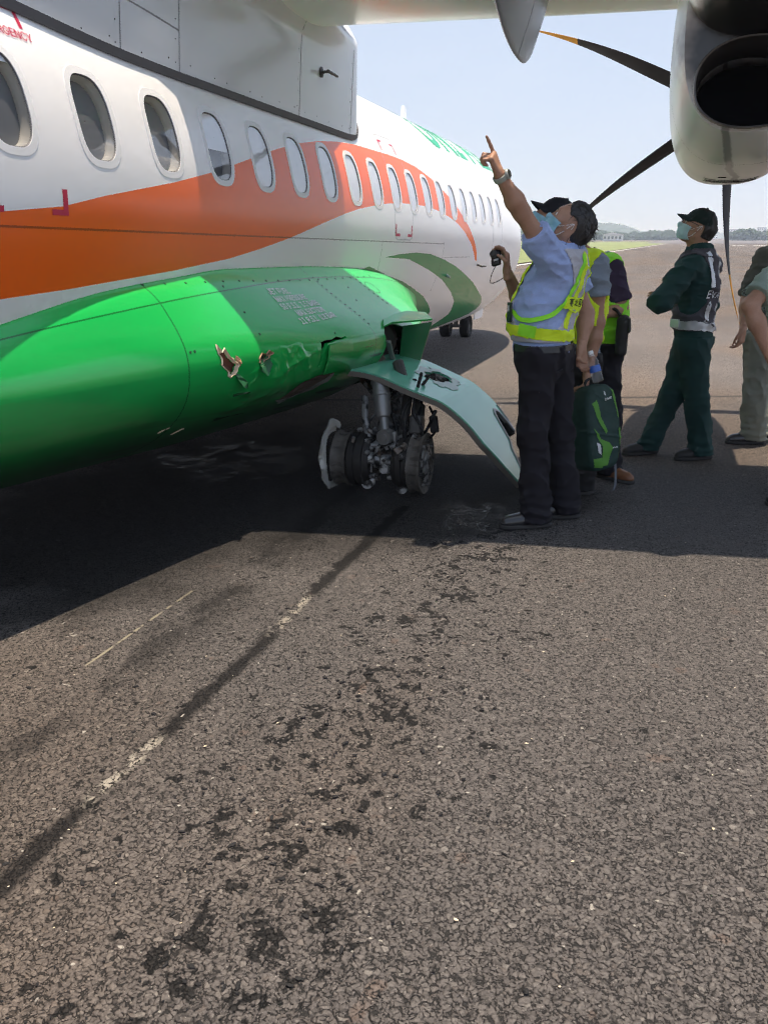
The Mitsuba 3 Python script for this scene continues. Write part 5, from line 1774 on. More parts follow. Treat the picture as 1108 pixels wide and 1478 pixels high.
def shoe(heel, toe, key, mat='shoe_black', sole='shoe_sole', L=.28):
    d = unit((toe - heel) * [1, 1, 0])
    h = np.array([heel[0], heel[1], 0]) - d * .055
    s = np.cross([0, 0, 1.0], d)
    up = [(h + [0, 0, .055], h + d * .10 + [0, 0, .058], .040, .042, s, .92, .03), (h + d * .08 + [0, 0, .05], h + d * (L - .075) + [0, 0, .038], .044, .040, .03),
          (h + d * .15 + [0, 0, .042], h + d * (L - .045) + [0, 0, .034], .044, .034, .02), (h + d * .02 + [0, 0, .06], h + d * .03 + [0, 0, .11], .040, .042, s, .9, .03)]

    def f(p):
        return smax(union(p, up), .024 - p[:, 2], .006)

    def fs(p):
        q = p.copy()
        q[:, 2] = .04
        return smax(smax(union(q, up) - .006, p[:, 2] - .027, .004), .002 - p[:, 2], .004)
    pts = [h, h + d * L, h + [0, 0, .1]]
    K = free(key)
    scene[K] = mikit.ply(relax(solid(f, pts, .06, .006), 2), mat, True)
    scene[K + '__sole'] = mikit.ply(relax(solid(fs, pts, .06, .006), 1), sole, 40)


def person(key, label, J, f, gaze, head_up, build=1.0, sleeve=.62, long_sleeve=False, mats=None, hands=None, shoes='shoe_black', loose=1.0, seed=0, jacket=False, belly=0.0, group=None, legs=True):
    """a whole figure: one continuous skin mesh, and clothes as its children"""
    K = thing(key, label, 'person', group)
    f = unit(f)
    J = dict(J)
    B = build
    lat = unit(J['sl'] - J['sr'])
    fx = unit(f - lat * np.dot(f, lat))
    # ---- torso volume shared by shirt and vest
    mid = J['belly']

    def torso_prims(o):
        return [(J['pelvis'] + [0, 0, .02], mid, .162 * B + o, .158 * B + o, fx, .72 + belly, .05),
                (mid, J['chest'], .158 * B + o, .172 * B + o, fx, .70 + belly * .5, .06),
                (J['chest'], J['neck'] - [0, 0, .07], .172 * B + o, .11 * B + o, fx, .72, .06),
                (J['sl'] * .86 + J['sr'] * .14, J['sl'] * .14 + J['sr'] * .86, .068 * B + o, .068 * B + o, .06),
                (J['neck'] - [0, 0, .06], J['neck'] + [0, 0, .005], .085 + o, .062 + o, .05)] + (
                    [(mid + fx * .05 - [0, 0, .02], mid + fx * .05 + [0, 0, .05], .12 + o, .12 + o, .08)] if belly else [])

    arms = []
    for S, E, W in (('sl', 'el', 'wl'), ('sr', 'er', 'wr')):
        arms.append((J[S], J[E], J[W]))
    hem = J['pelvis'][2] + (-.02 if jacket else -.01)
    fold = np.array([9., 9., 14.])

    ends = []
    for a, e, w in arms:
        ends.append((a + (e - a) * sleeve, unit(e - a)) if not long_sleeve else (e + (w - e) * .93, unit(w - e)))

    def shirt_raw(p):
        d = union(p, torso_prims(.012))
        for a, e, w in arms:
            q = cap(p, a, a + (e - a) * (1.0 if long_sleeve else min(sleeve + .25, 1.0)), .071 * B, .060 * B + .012)
            if long_sleeve:
                q = smin(q, cap(p, e, w, .062 * B, .046), .03)
            d = smin(d, q, .045)
        return d

    def folded(p):
        return wrinkle(p, shirt_raw(p), .024 if not jacket else .028, fold, seed)

    def shirt(p):
        d = folded(p)
        for c, u in ends if not long_sleeve else []:
            d = np.maximum(d, -np.maximum(cap(p, c, c + u * .3, .088, .088), -((p - c) @ u)))
        d = np.maximum(d, hem - p[:, 2])
        return np.maximum(d, -cap(p, J['neck'] + [0, 0, .035], J['neck'] + [0, 0, .2] + f * .03, .070, .075))
    pts = [J[k] for k in ('pelvis', 'neck', 'sl', 'sr', 'el', 'er')] + ([J['wl'], J['wr']] if long_sleeve else [])
    sm = relax(solid(shirt, pts, .2, .009), 2)
    put(K + '__shirt', sm, mats['shirt'], True)
    # ---- trousers
    tr = []
    for H, Kn, A in (('hl', 'kl', 'al'), ('hr', 'kr', 'ar')):
        h, k, a = J[H], J[Kn], J[A]
        tr += [(h, k, .098 * B * loose, .072 * loose, .05), (k, a * [1, 1, 0] + [0, 0, .045], .070 * loose, .075 * loose, .04)]
    tr += [(J['hl'] + [0, 0, .02], J['hr'] + [0, 0, .02], .115 * B, .115 * B, fx, .9, .06), (J['pelvis'], J['pelvis'] + [0, 0, .10], .168 * B, .166 * B, fx, .76 + belly, .05)]
    top = hem + .045
    fold2 = np.array([10., 10., 7.])

    def trous(p):
        d = wrinkle(p, union(p, tr), .028, fold2, seed + 40)
        # horizontal bunching just above the shoes and behind the knees
        m = np.abs(d) < .03
        zz = p[m][:, 2]
        d[m] += .006 * np.sin(zz * 95 + 5 * meshkit.noise(p[m] * 9, seed)) * (ssmooth(.34, .10, zz) + .4 * ssmooth(.10, .0, np.abs(zz - .48)))
        return np.maximum(np.maximum(d, p[:, 2] - top), .035 - p[:, 2])
    tm_ = relax(solid(trous, [J[k] for k in ('hl', 'hr', 'kl', 'kr', 'al', 'ar')] + [J['pelvis'] + [0, 0, .1]], .17, .010), 2)
    put(K + '__trousers', tm_, mats['trousers'], True)
    ftrou = lambda p: union(p, tr)  # noqa
    # ---- skin: torso core, neck, arms, legs, head in one; hands joined to it
    hs, L, hf, hr_, hu = head_sdf(J['head'], gaze, head_up)
    sk = [q[:2] + (max(q[2] - .03, .03), max(q[3] - .03, .03)) + q[4:] for q in torso_prims(0.0)[:4]]
    fk = .72 if long_sleeve else 1.0
    sk += [(J['neck'] - [0, 0, .08], J['head'] - hu * .045 - hf * .018, .070, .060, .05)]
    for a, e, w in arms:
        sk += [(a, a + (e - a) * .45, .050 * B, .052 * B, .04), (a + (e - a) * .4, e, .052 * B, .041 * B * fk, .03), (e, e + (w - e) * .30, .043 * B * fk, .046 * B * fk, .03), (e + (w - e) * .30, w, .046 * B * fk, .0275 * (fk + .1 if fk < 1 else 1), .03)]
    for H, Kn, A in (('hl', 'kl', 'al'), ('hr', 'kr', 'ar')):
        sk += [(J[H], J[Kn], .068, .05, .04), (J[Kn], J[A], .048, .040, .03)]
        toe = J['ol'] if A == 'al' else J['or_']
        sk += [(J[A] - [0, 0, .03], J[A] * .45 + toe * .55 + [0, 0, .005], .03, .022, .02)]

    def skin(p):
        d = union(p, sk)
        near = np.linalg.norm(p - J['head'], axis=1) < .26
        if near.any():
            d[near] = smin(d[near], hs(p[near]), .02)
        return d
    allp = [J[k] for k in J if k not in ('tl', 'tr')]
    body = man(relax(solid(skin, allp, .15, .0078), 2))
    hm = man(relax(solid(lambda p: smin(hs(p), cap(p, J['neck'], J['head'] - hu * .045 - hf * .018, .060, .058), .03), [J['head']], .17, .0042), 2))
    parts = [body, hm]
    for side, W, E_, Tt in (('l', 'wl', 'el', 'tl'), ('r', 'wr', 'er', 'tr')):
        h = (hands or {}).get(side)
        if h:
            parts.append(man(hand(J[W] + unit(J[W] - J[E_]) * .01, **h)))
    b = m3.Manifold.batch_boolean(parts, m3.OpType.Add)
    put(K + '__body', tm(b), mats.get('skin', 'skin'), 60)
    if shoes:
        for A, O in (('al', 'ol'), ('ar', 'or_')):
            shoe(J[A], J[O], K + '__shoe', shoes)
    return dict(K=K, J=J, shirt=folded, trous=ftrou, head=hs, L=L, hf=hf, hr=hr_, hu=hu, fx=fx, lat=lat, torso=lambda p: union(p, torso_prims(.012)), hem=hem, top=top, B=B)


def hair(P, mat='hair_black', thick=.014, line=(.045, .075), nape=-.075, seed=3, key='__hair', bald=0.0, wisps=260):
    L, f, u, r = P['L'], P['hf'], P['hu'], P['hr']
    c = L(0, 0, 0)

    def sdf(p):
        q = p - c
        a, b, g = q @ f, q @ r, q @ u
        base = ellips(p, L(-.016, 0, .030), (f, r, u), (.100, .080, .094))
        base = smin(base, cap(p, L(-.05, 0, -.01), L(-.058, 0, nape + .02), .064, .056, r, 1.0), .04) - thick
        m = np.abs(base) < .04
        # strands: streaks that run back over the skull and down
        s = p[m] - c
        st = np.stack([(s @ r) * 80, (s @ u) * 14, (s @ f) * 14], -1)
        base[m] += (meshkit.fbm(st, 3, seed) - .5) * .034
        face = (a - line[0]) * .8 + (line[1] - g) * -.0 - 0
        front = np.maximum(a - (line[0] + .55 * (g - line[1])), -1)
        cut = smax(base, np.minimum(front, (a - .045) + .8 * (line[1] - g)), .01)
        # around the ears and the nape
        earcut = .044 - np.sqrt((a + .0) ** 2 + ((g + .006) * .8) ** 2)
        cut = np.where(np.abs(b) > .055, smax(cut, earcut, .012), cut)
        cut = np.where((a > -.012), np.maximum(cut, .0 - g + .0), cut)
        return np.maximum(cut, nape - g)
    m = solid(sdf, [L(0, 0, .03)], .17, .0045)
    # stray locks that stand off the surface
    rng = np.random.default_rng(seed)
    vs = m.vertices[rng.integers(0, len(m.vertices), wisps)] if len(m.vertices) else []
    ws = []
    for v in vs:
        o = unit(v - L(-.01, 0, .02))
        g = unit(-u * .8 - f * .5 + .5 * rng.normal(size=3))
        ln = .018 + .028 * rng.random()
        ws.append(tube(spline([v - o * .006, v + o * .004 + g * ln * .4, v + (o * .25 + g) * ln], 3), np.linspace(.0022, .0006, 7), 5))
    put(P['K'] + key, cat([m] + ws), mat, 60)


def cap_hat(P, mat, brim_mat=None, tilt=0.0, low=.045, peak=.085, decal=None):
    L, f, u, r = P['L'], P['hf'], P['hu'], P['hr']
    c = L(-.01, 0, .0)

    def sdf(p):
        q = p - c
        d = ellips(p, L(-.012, 0, .030), (f, r, u), (.112, .090, .108))
        m = np.abs(d) < .03
        ang = np.arctan2(q[m] @ r, q[m] @ f)
        d[m] += .0022 * np.cos(ang * 6) ** 16 + .004 * (meshkit.fbm(p[m] * 14, 2, 5) - .5)
        g = q @ u - (low + .10 * (q @ f) * tilt - .16 * np.minimum(q @ f, 0) * -1)
        return np.maximum(d, -g)
    C = free(P['K'] + '__cap')
    scene[C] = mikit.ply(relax(solid(sdf, [L(0, 0, .04)], .15, .0045), 1), mat, 50)
    th = np.linspace(-1.05, 1.05, 21)
    rows = []
    for t in np.linspace(0, 1, 8):
        rows.append(np.array([L((.084 + .0 * t) * math.cos(a) * 1.15 - .01 + peak * t * max(math.cos(a * .95), 0) ** .8, .088 * math.sin(a) * (1 - .04 * t), low + .002 + .02 * math.cos(a) - .022 * t * 1.0 + .016 * math.cos(a * 1.3) - .012) for a in th]))
    g = np.array(rows)
    scene[C + '__brim'] = mikit.ply(plate(g, .004), brim_mat or mat, 40)
    scene[C + '__button'] = mikit.ply(tm(m3.Manifold.sphere(.008, 12).translate(L(-.012, 0, .138).tolist())), mat, True)
    return C


def mask(P, mat='mask_blue'):
    """pleated surgical mask with ear loops"""
    L, f, u, r = P['L'], P['hf'], P['hu'], P['hr']
    A, Bv = np.linspace(-1, 1, 23), np.linspace(0, 1, 17)
    g = np.zeros((23, 17, 3))
    for i, a in enumerate(A):
        for j, t in enumerate(Bv):
            top = -.006 - .010 * a * a
            bot = -.110 + .014 * a * a
            z = top + (bot - top) * t
            bulge = .124 - .075 * abs(a) ** 2.2 - .020 * (2 * t - 1) ** 2 - .010 * t
            bulge += .0018 * math.sin(t * 22) * (1 - a * a)
            g[i, j] = L(bulge, .068 * a, z)
    hs, cen = P['head'], L(-.02, 0, -.03)
    q = g.reshape(-1, 3)
    v = (q - cen) / np.linalg.norm(q - cen, axis=1, keepdims=True)
    for _ in range(12):
        q = q + v * np.maximum(.0075 - hs(q), 0)[:, None] * .9
    g = q.reshape(g.shape)
    M = free(P['K'] + '__face_mask')
    scene[M] = mikit.ply(plate(g, .003), mat, 50)
    for s in (-1, 1):
        e = L(-.020, s * .083, .018)
        for k, q in enumerate((L(.042, s * .076, -.032), L(.040, s * .074, -.085))):
            put(M + '__ear_loop', tube(spline([q, L(.012, s * .083, -.010 if not k else -.055), e, L(-.026, s * .080, -.010)]), .0018, 6), 'strap_white', True)


def glasses(P, frame_mat='glasses_frame'):
    L = P['L']
    G_ = free(P['K'] + '__glasses')
    ms = []
    for s in (-1, 1):
        e = superell(28, .024, .017, 2.6)
        ring = np.array([L(.112 - .35 * abs(a) * .2, s * .033 + a, .016 + b) for a, b in e])
        ms.append(tube(ring, .0019, 6, True))
        ms.append(tube([L(.108, s * .056, .020), L(.05, s * .080, .018), L(-.01, s * .084, .012)], .0018, 6))
    ms.append(tube([L(.113, -.010, .020), L(.116, 0, .022), L(.113, .010, .020)], .0018, 6))
    scene[G_] = mikit.ply(cat(ms), frame_mat, True)
    for s in (-1, 1):
        e = superell(28, .023, .016, 2.6)
        gl = np.array([[L(.112 - .07 * abs(a * t), s * .033 + a * t, .016 + b * t) for a, b in e] for t in (1., .5, .02)])
        put(G_ + '__lens', loft(gl, False), 'window_pane', True)


def eyes(P):
    L = P['L']
    for s in (-1, 1):
        e = free(P['K'] + '__eye')
        scene[e] = mikit.ply(tm(m3.Manifold.sphere(.0125, 24).translate(L(.082, s * .032, .012).tolist())), 'eye_white', True)
        scene[e + '__iris'] = mikit.ply(lathe([(0, .0), (.006, -.0004), (.0058, -.002)], L(.0948, s * .032, .013), L(.09, s * .032, .013)), 'hair_black', True)
        put(P['K'] + '__eyebrow', tube([L(.094, s * .016, .030), L(.096, s * .030, .036), L(.082, s * .050, .033)], [.003, .0042, .002], 8), 'hair_black', True)


def cloth(c, rough=.85, amp=.0006, fr=420., var=.12):
    c = np.asarray(c)

    def fc(p, n, uv):
        a = mikit.fbm(p.x * 9, p.y * 9, p.z * 9, 3)
        w = mikit.noise(p.x * 700, p.y * 700, p.z * 900)
        return mi.Color3f(*c.tolist()) * (1 - var + 2 * var * a) * (.90 + .2 * w)
    return pr(P_(fc), rough, spec=.25, sheen=.3)


def skin_color(p, n, uv):
    a = mikit.fbm(p.x * 18, p.y * 18, p.z * 18, 3)
    b = mikit.noise(p.x * 320, p.y * 320, p.z * 320)
    return mikit.mix((.37, .195, .125), (.44, .25, .17), a) * (.93 + .14 * b)


def hair_color(p, n, uv):
    return mikit.mix((.008, .007, .007), (.03, .026, .024), mikit.noise(p.x * 380, p.y * 380, p.z * 90))


scene['skin'] = pr(P_(skin_color), .45, spec=.4)
scene['hair_black'] = pr(P_(hair_color), .42, spec=.5)
scene['cloth_blue'] = cloth((.33, .42, .68))
scene['cloth_black'] = cloth((.014, .013, .018))
scene['cloth_dark'] = cloth((.022, .022, .024))
scene['cloth_green'] = cloth((.016, .050, .048))
scene['cloth_heather'] = cloth((.22, .26, .31))
scene['cloth_purple'] = cloth((.045, .030, .060))
scene['cloth_olive_dark'] = cloth((.085, .09, .075))
scene['cloth_olive'] = cloth((.21, .22, .185))
scene['cloth_sage'] = cloth((.27, .34, .29))
scene['mesh_grey'] = cloth((.46, .46, .50), .8, var=.06)
scene['vest_charcoal'] = cloth((.075, .072, .085))
scene['reflective'] = pr((.62, .65, .68), .35, metal=.35)
scene['hi_vis'] = pr((.66, .86, .02), .7, sheen=.4)
scene['hi_vis_green'] = pr((.30, .82, .03), .7, sheen=.4)
scene['mask_blue'] = pr((.30, .55, .66), .8)
scene['mask_pale'] = pr((.42, .60, .64), .8)
scene['strap_white'] = pr((.7, .72, .72), .7)
scene['glasses_frame'] = pr((.03, .03, .03), .3)
scene['eye_white'] = pr((.7, .66, .62), .15)
scene['shoe_black'] = pr((.022, .022, .024), .28, coat=.5)
scene['shoe_dull'] = pr((.02, .02, .021), .6)
scene['shoe_brown'] = pr((.20, .085, .04), .4)
scene['shoe_sole'] = pr((.035, .034, .034), .8)
scene['leather_black'] = pr((.018, .018, .018), .35)
scene['lettering_black'] = pr((.02, .03, .01), .7)
scene['cap_black'] = cloth((.014, .014, .018))
scene['cap_green'] = cloth((.013, .026, .024))
Z = np.array([0, 0, 1.0])


def belt(P, mat='leather_black', buckle=False, w=.034):
    z = P['top'] - .012
    a = np.linspace(0, 2 * np.pi, 60, endpoint=False)
    c = P['J']['pelvis']
    ring0 = c * [1, 1, 0] + np.stack([.30 * np.cos(a), .30 * np.sin(a), z + 0 * a], -1)
    f = P['trous']
    rings = []
    for dz, lf in ((-w / 2, .004), (-w / 2, .012), (w / 2, .012), (w / 2, .004)):
        q = ring0 + [0, 0, dz]
        # bisection along the horizontal ray inwards
        o = np.tile(c * [1, 1, 0] + [0, 0, z + dz], (60, 1))
        t0, t1 = np.zeros(60), np.ones(60)
        for _ in range(16):
            tmid = (t0 + t1) / 2
            ins = f(o + (q - o) * tmid[:, None]) < lf
            t0, t1 = np.where(ins, tmid, t0), np.where(ins, t1, tmid)
        rings.append(o + (q - o) * t1[:, None])
    put(P['K'] + '__belt', loft(np.array(rings + rings[:1]), False), mat, 40)


def vest(P, mat, scoop, trim=None, hemz=None, neck=.115, lift=.010, front_open=False):
    """sleeveless vest over the shirt; scoop: [(centre, (rx, ry, rz))] openings cut for the arms"""
    J, f0 = P['J'], P['shirt']
    hz = P['hem'] + .06 if hemz is None else hemz
    torso = P['torso']

    def arm_cut(p):
        d = np.full(len(p), 9., np.float32)
        for c, r in scoop:
            q = (p - c) / np.asarray(r)
            d = np.minimum(d, (np.linalg.norm(q, axis=1) - 1) * min(r))
        d = np.minimum(d, np.linalg.norm((p - (J['neck'] + P['fx'] * .03)) * [1, 1, .9], axis=1) - neck)
        return d

    def f(p):
        d = torso(p) - lift
        d = smin(d, np.maximum(f0(p) - lift * .8, d - .04), .004)
        d = np.maximum(d, -(torso(p) + .012))
        d = np.maximum(d, -arm_cut(p))
        d = np.maximum(d, hz - p[:, 2])
        return np.maximum(d, p[:, 2] - (J['neck'][2] + .02))
    m = relax(solid(f, [J['pelvis'], J['neck'], J['sl'], J['sr']], .22, .0075), 2)
    V = free(P['K'] + '__safety_vest')
    scene[V] = mikit.ply(m, mat, 60)
    surf = lambda p: np.minimum(torso(p) - lift, np.maximum(f0(p) - lift * .8, torso(p) - .04 - lift))  # noqa
    return V, surf, arm_cut


def ring_band(P, surf, z0, z1, w, mat, key, gap=None, lift=.004):
    """horizontal band round the vest; z0 at the front, z1 at the back"""
    J = P['J']
    c = J['pelvis'] * .5 + J['belly'] * .5
    a = np.linspace(0, 2 * np.pi, 73)
    line = []
    for t in a:
        dirn = P['fx'] * math.cos(t) + np.cross(Z, P['fx']) * math.sin(t)
        z = z1 + (z0 - z1) * (.5 + .5 * math.cos(t))
        line.append(np.array([c[0], c[1], z]) + dirn * .21)
    put(key, ribbon(surf, line[::3], w, lift, .004, 4, 5), mat, 50)


# the man who points at the engine
JOINTS['A']['head'] = JOINTS['A']['head'] + np.array([-.006, .026, .004])
for _k, _v in (('wl', (.20, .06, 0)), ('tl', (.30, .15, .02)), ('wr', (.10, .05, 0)), ('tr', (.1, .1, 0))):
    JOINTS['D'][_k] = JOINTS['D'][_k] + np.array(_v)
A = person('person', 'man in light blue shirt and yellow reflective vest pointing up with raised arm', JOINTS['A'], (-.05, 1, 0), (-.05, .84, .56), (0, -.45, 1), build=.98, sleeve=.60,
           mats={'shirt': 'cloth_blue', 'trousers': 'cloth_black'}, belly=.10, seed=1, loose=1.02,
           hands={'l': dict(d=JOINTS['A']['tl'] - JOINTS['A']['wl'], n=np.array([.35, .8, -.55]), s=np.array([.85, .2, .3]), curls=(.03, 1.25, 1.35, 1.4), thumb=.9, size=.98),
                  'r': dict(d=np.array([-.10, -.10, -.9]), n=np.array([-.5, -.75, -.2]), s=np.array([-.6, .55, .0]), curls=(.75, .8, .85, .9), thumb=.9, size=1.04)})
hair(A, thick=.006, line=(.050, .085), nape=-.080, seed=3)
mask(A)
glasses_done = eyes(A)
belt(A)
JA = A['J']
V, surf, _ = vest(A, 'mesh_grey', [(JA['chest'] + np.array([-.22, .055, -.01]), (.21, .185, .255)), (JA['sr'] + np.array([.05, .02, -.08]), (.13, .12, .17))], hemz=1.045)
ring_band(A, surf, 1.115, 1.075, .062, 'hi_vis', V + '__band')
cc = JA['chest']


def around(P, deg, z, r=.25):
    """point off the torso at an angle from the front (positive = to his left) and height"""
    t = math.radians(deg)
    lf = np.cross(Z, P['fx'])
    c = np.array([np.interp(z, [P['J']['pelvis'][2], P['J']['belly'][2], P['J']['chest'][2], P['J']['neck'][2]], [P['J'][k][i] for k in ('pelvis', 'belly', 'chest', 'neck')]) for i in (0, 1)])
    d = P['fx'] * math.cos(t) + lf * math.sin(t)
    return np.array([c[0], c[1], z]) + d * r


def strip(P, surf, pts, w, mat, key, lift=.005):
    put(key, ribbon(surf, [around(P, a, z, r) for a, z, r in pts], w, lift, .004, 6, 5), mat, 50)


# edging of the scooped side and the yellow stripes down the back
strip(A, surf, [(150, 1.50, .12), (146, 1.42, .17), (140, 1.34, .2), (131, 1.27, .2), (118, 1.215, .2), (100, 1.18, .2), (75, 1.165, .2), (55, 1.175, .2), (40, 1.21, .2)], .024, 'hi_vis_green', V + '__edging', .007)
strip(A, surf, [(160, 1.51, .11), (158, 1.42, .17), (156, 1.33, .2), (153, 1.26, .2)], .036, 'hi_vis', V + '__stripe')
strip(A, surf, [(151, 1.22, .2), (147, 1.17, .2), (142, 1.12, .2)], .036, 'hi_vis', V + '__stripe')
strip(A, surf, [(196, 1.50, .11), (198, 1.40, .17), (200, 1.30, .2), (200, 1.2, .2), (198, 1.12, .2)], .036, 'hi_vis', V + '__stripe')
strip(A, surf, [(30, 1.50, .12), (28, 1.40, .18), (26, 1.28, .2), (24, 1.16, .22)], .04, 'hi_vis', V + '__stripe')
strip(A, surf, [(128, 1.262, .2), (145, 1.245, .2), (165, 1.235, .2), (185, 1.235, .2), (215, 1.25, .2)], .072, 'hi_vis', V + '__name_panel', .010)
strip(A, surf, [(62, 1.115, .24), (76, 1.108, .24), (90, 1.10, .24)], .064, 'hi_vis_green', V + '__fastener', .010)


def glyph(strokes):
    """a character from strokes on a 0..10 grid -> shapely polygon"""
    return shapely.union_all([sg.LineString(s).buffer(.55, cap_style='flat') for s in strokes])


# the five characters printed on the name panel, drawn stroke by stroke
GLYPHS = [
    [[(1, 9), (9, 9)], [(5, 10), (5, 7.6)], [(2, 7.6), (8, 7.6)], [(3, 6.6), (7, 6.6), (7, 5.2), (3, 5.2), (3, 6.6)], [(1, 4.4), (9, 4.4)], [(2.5, 3.2), (7.5, 3.2)], [(5, 4.4), (5, .5)], [(2.5, 1.9), (7.5, 1.9)], [(1, .5), (9, .5)]],
    [[(3.6, 9.5), (3.6, 1)], [(1, 6.6), (3.6, 6.6)], [(.8, 2), (3.6, 3)], [(6, 9.5), (6, 1.2), (9, 1.2), (9, 2.6)], [(6, 5.6), (8.8, 7)]],
    [[(1, 9.5), (9, 9.5), (9, .5), (1, .5), (1, 9.5)], [(2.4, 7.6), (7.6, 7.6)], [(2.8, 6.2), (5, 6.2), (5, 4.4), (2.8, 4.4), (2.8, 6.2)], [(2.4, 2.4), (5, 3)], [(5.8, 8.6), (7.4, 2.2)], [(7.4, 5), (5.6, 2.2)]],
    [[(1, 8), (4.4, 8.6)], [(2.8, 9.6), (1.4, 7)], [(1, 6), (4.6, 6)], [(2.8, 7), (2.8, 3), (1, 1)], [(5.4, 9.2), (9, 9.2)], [(5.4, 7), (9, 7), (9, 4.6), (5.4, 4.6), (5.4, 7)], [(6.4, 3.6), (5.4, .6)], [(7.6, 3.6), (9.2, .6)]],
    [[(1, 8.6), (4.6, 8.6)], [(2.8, 9.8), (2.8, .6)], [(1, 6), (4.6, 6)], [(1, 3), (4.6, 3.8)], [(5.6, 9), (9, 9), (5.8, 4.6)], [(6, 6.8), (9.2, 3.4)], [(7.4, 4), (7.4, .6), (5.6, 1.6)], [(5.6, 2.6), (9.2, 2.6)]],
]


def surf_print(P, surf, polys, mat, key, a0, z0, size, lift=.012, adv=1.05, slope=0.0):
    """flat characters printed round the torso: start angle a0 (degrees), reading towards larger angles"""
    ms, x = [], 0.0
    for q in polys:
        for g in getattr(q, 'geoms', [q]):
            pts, tri = trimesh.creation.triangulate_polygon(g, engine='earcut')
            V_ = np.array([around(P, a0 + math.degrees((x + px * size / 10) / .165), z0 + py * size / 10 + slope * (x + px * size / 10), .21) for px, py in pts])
            V_, _g = project(surf, V_, lift)
            ms.append(trimesh.Trimesh(V_, tri, process=False))
        x += size * adv
    put(key, cat(ms), mat, False)


surf_print(A, surf, [glyph(g) for g in GLYPHS], 'lettering_black', V + '__lettering', 135, 1.232, .040, .0125, 1.12, -.08)
for a_, z_ in ((150, .985), (212, .985), (95, .985), (30, .985)):
    q = around(A, a_, A['top'] - .012, .26)
    put(A['K'] + '__belt_loop', ribbon(A['trous'], [q + [0, 0, .028], q, q - [0, 0, .028]], .012, .017, .003, 4, 3), 'cloth_black', 40)
for a0, a1, z0, z1 in ((128, 160, .872, .868), (200, 232, .868, .872)):
    put(A['K'] + '__pocket_welt', ribbon(A['trous'], [around(A, a_, z_, .24) for a_, z_ in zip(np.linspace(a0, a1, 4), np.linspace(z0, z1, 4))], .010, .012, .006, 4, 3), 'cloth_black', 40)
put(A['K'] + '__side_pocket', ribbon(A['trous'], [around(A, 62, .965, .24), around(A, 72, .90, .24), around(A, 84, .83, .24)], .008, .010, .006, 4, 3), 'cloth_black', 40)
# badge wallet on his chest, watch on the raised wrist
q, _ = project(surf, [around(A, 35, 1.20, .22)], .012)
put(A['K'] + '__badge', at(rbox(.06, .105, .010, .004), q[0], around(A, 35, 1.20, 1) - around(A, 35, 1.2, 0), (0, 0, 1) if False else np.cross(Z, A['fx'])), 'leather_black', 30)
put(A['K'] + '__badge_card', at(rbox(.012, .03, .012, .002), q[0] + [0, .004, .02], around(A, 35, 1.20, 1) - around(A, 35, 1.2, 0), np.cross(Z, A['fx'])), 'strap_white', False)
wd = unit(JA['wl'] - JA['el'])
wp = JA['wl'] - wd * .012
wx, wy, _ = frame(wd, np.array([-.35, -.8, .45]))
wa = np.arange(30) * 2 * np.pi / 30
ringp = lambda r, o: wp + wd * o + np.outer(np.cos(wa), wx) * r * 1.05 + np.outer(np.sin(wa), wy) * r  # noqa
Wk = free(A['K'] + '__watch')
scene[Wk] = mikit.ply(loft(np.array([ringp(.031, -.013), ringp(.037, -.012), ringp(.038, 0), ringp(.037, .012), ringp(.031, .013)]), False), 'watch_strap', 40)
scene[Wk + '__case'] = mikit.ply(lathe([(0, -.004), (.021, -.004), (.024, 0), (.024, .008), (.021, .012), (0, .012)], wp + wx * .034, wp + wx * .06), 'watch_case', 30)
scene[Wk + '__dial'] = mikit.ply(lathe([(0, 0), (.0185, 0), (.0185, .0016), (0, .0016)], wp + wx * .0462, wp + wx * .07), 'glasses_frame', 30)
scene['watch_strap'] = pr((.34, .36, .31), .6)
scene['watch_case'] = pr((.42, .44, .40), .35, metal=.3)

# second man: cap, camera in one hand, green backpack in the other
JB = JOINTS['B']
B_ = person('person', 'man in black cap and grey t-shirt behind the pointing man, holding a small camera', JB, (-.55, .83, 0), (-.35, .80, .45), (0, -.3, 1), build=.95, sleeve=.52,
            mats={'shirt': 'cloth_heather', 'trousers': 'cloth_dark'}, seed=7,
            hands={'r': dict(d=np.array([.02, .10, 1.0]), n=np.array([-.35, .95, -.1]), s=np.array([-.9, -.3, .1]), curls=(.55, .7, .75, .8), thumb=.7),
                   'l': dict(d=np.array([-.05, .05, -1]), n=np.array([-.2, .9, .0]), s=np.array([-.9, -.2, 0]), curls=(1.0, 1.1, 1.1, 1.15), thumb=1.0)})
hair(B_, thick=.008, seed=5, wisps=0)
C_ = cap_hat(B_, 'cap_black', low=.028)
mask(B_)
put(C_ + '__emblem', at(tm(m3.Manifold.cylinder(.004, .014, .014, 20)), B_['L'](.060, .083, .062), B_['hr'] * .85 + B_['hf'] * .5), 'red_mark', 30)
V, surf, _ = vest(B_, 'hi_vis', [(JB['sl'] + np.array([-.02, -.05, -.07]), (.10, .10, .15)), (JB['sr'] + np.array([0, .06, -.07]), (.10, .10, .15))], hemz=.98)
strip(B_, surf, [(158, 1.49, .12), (156, 1.40, .18), (154, 1.30, .2), (150, 1.15, .2)], .04, 'reflective', V + '__stripe')

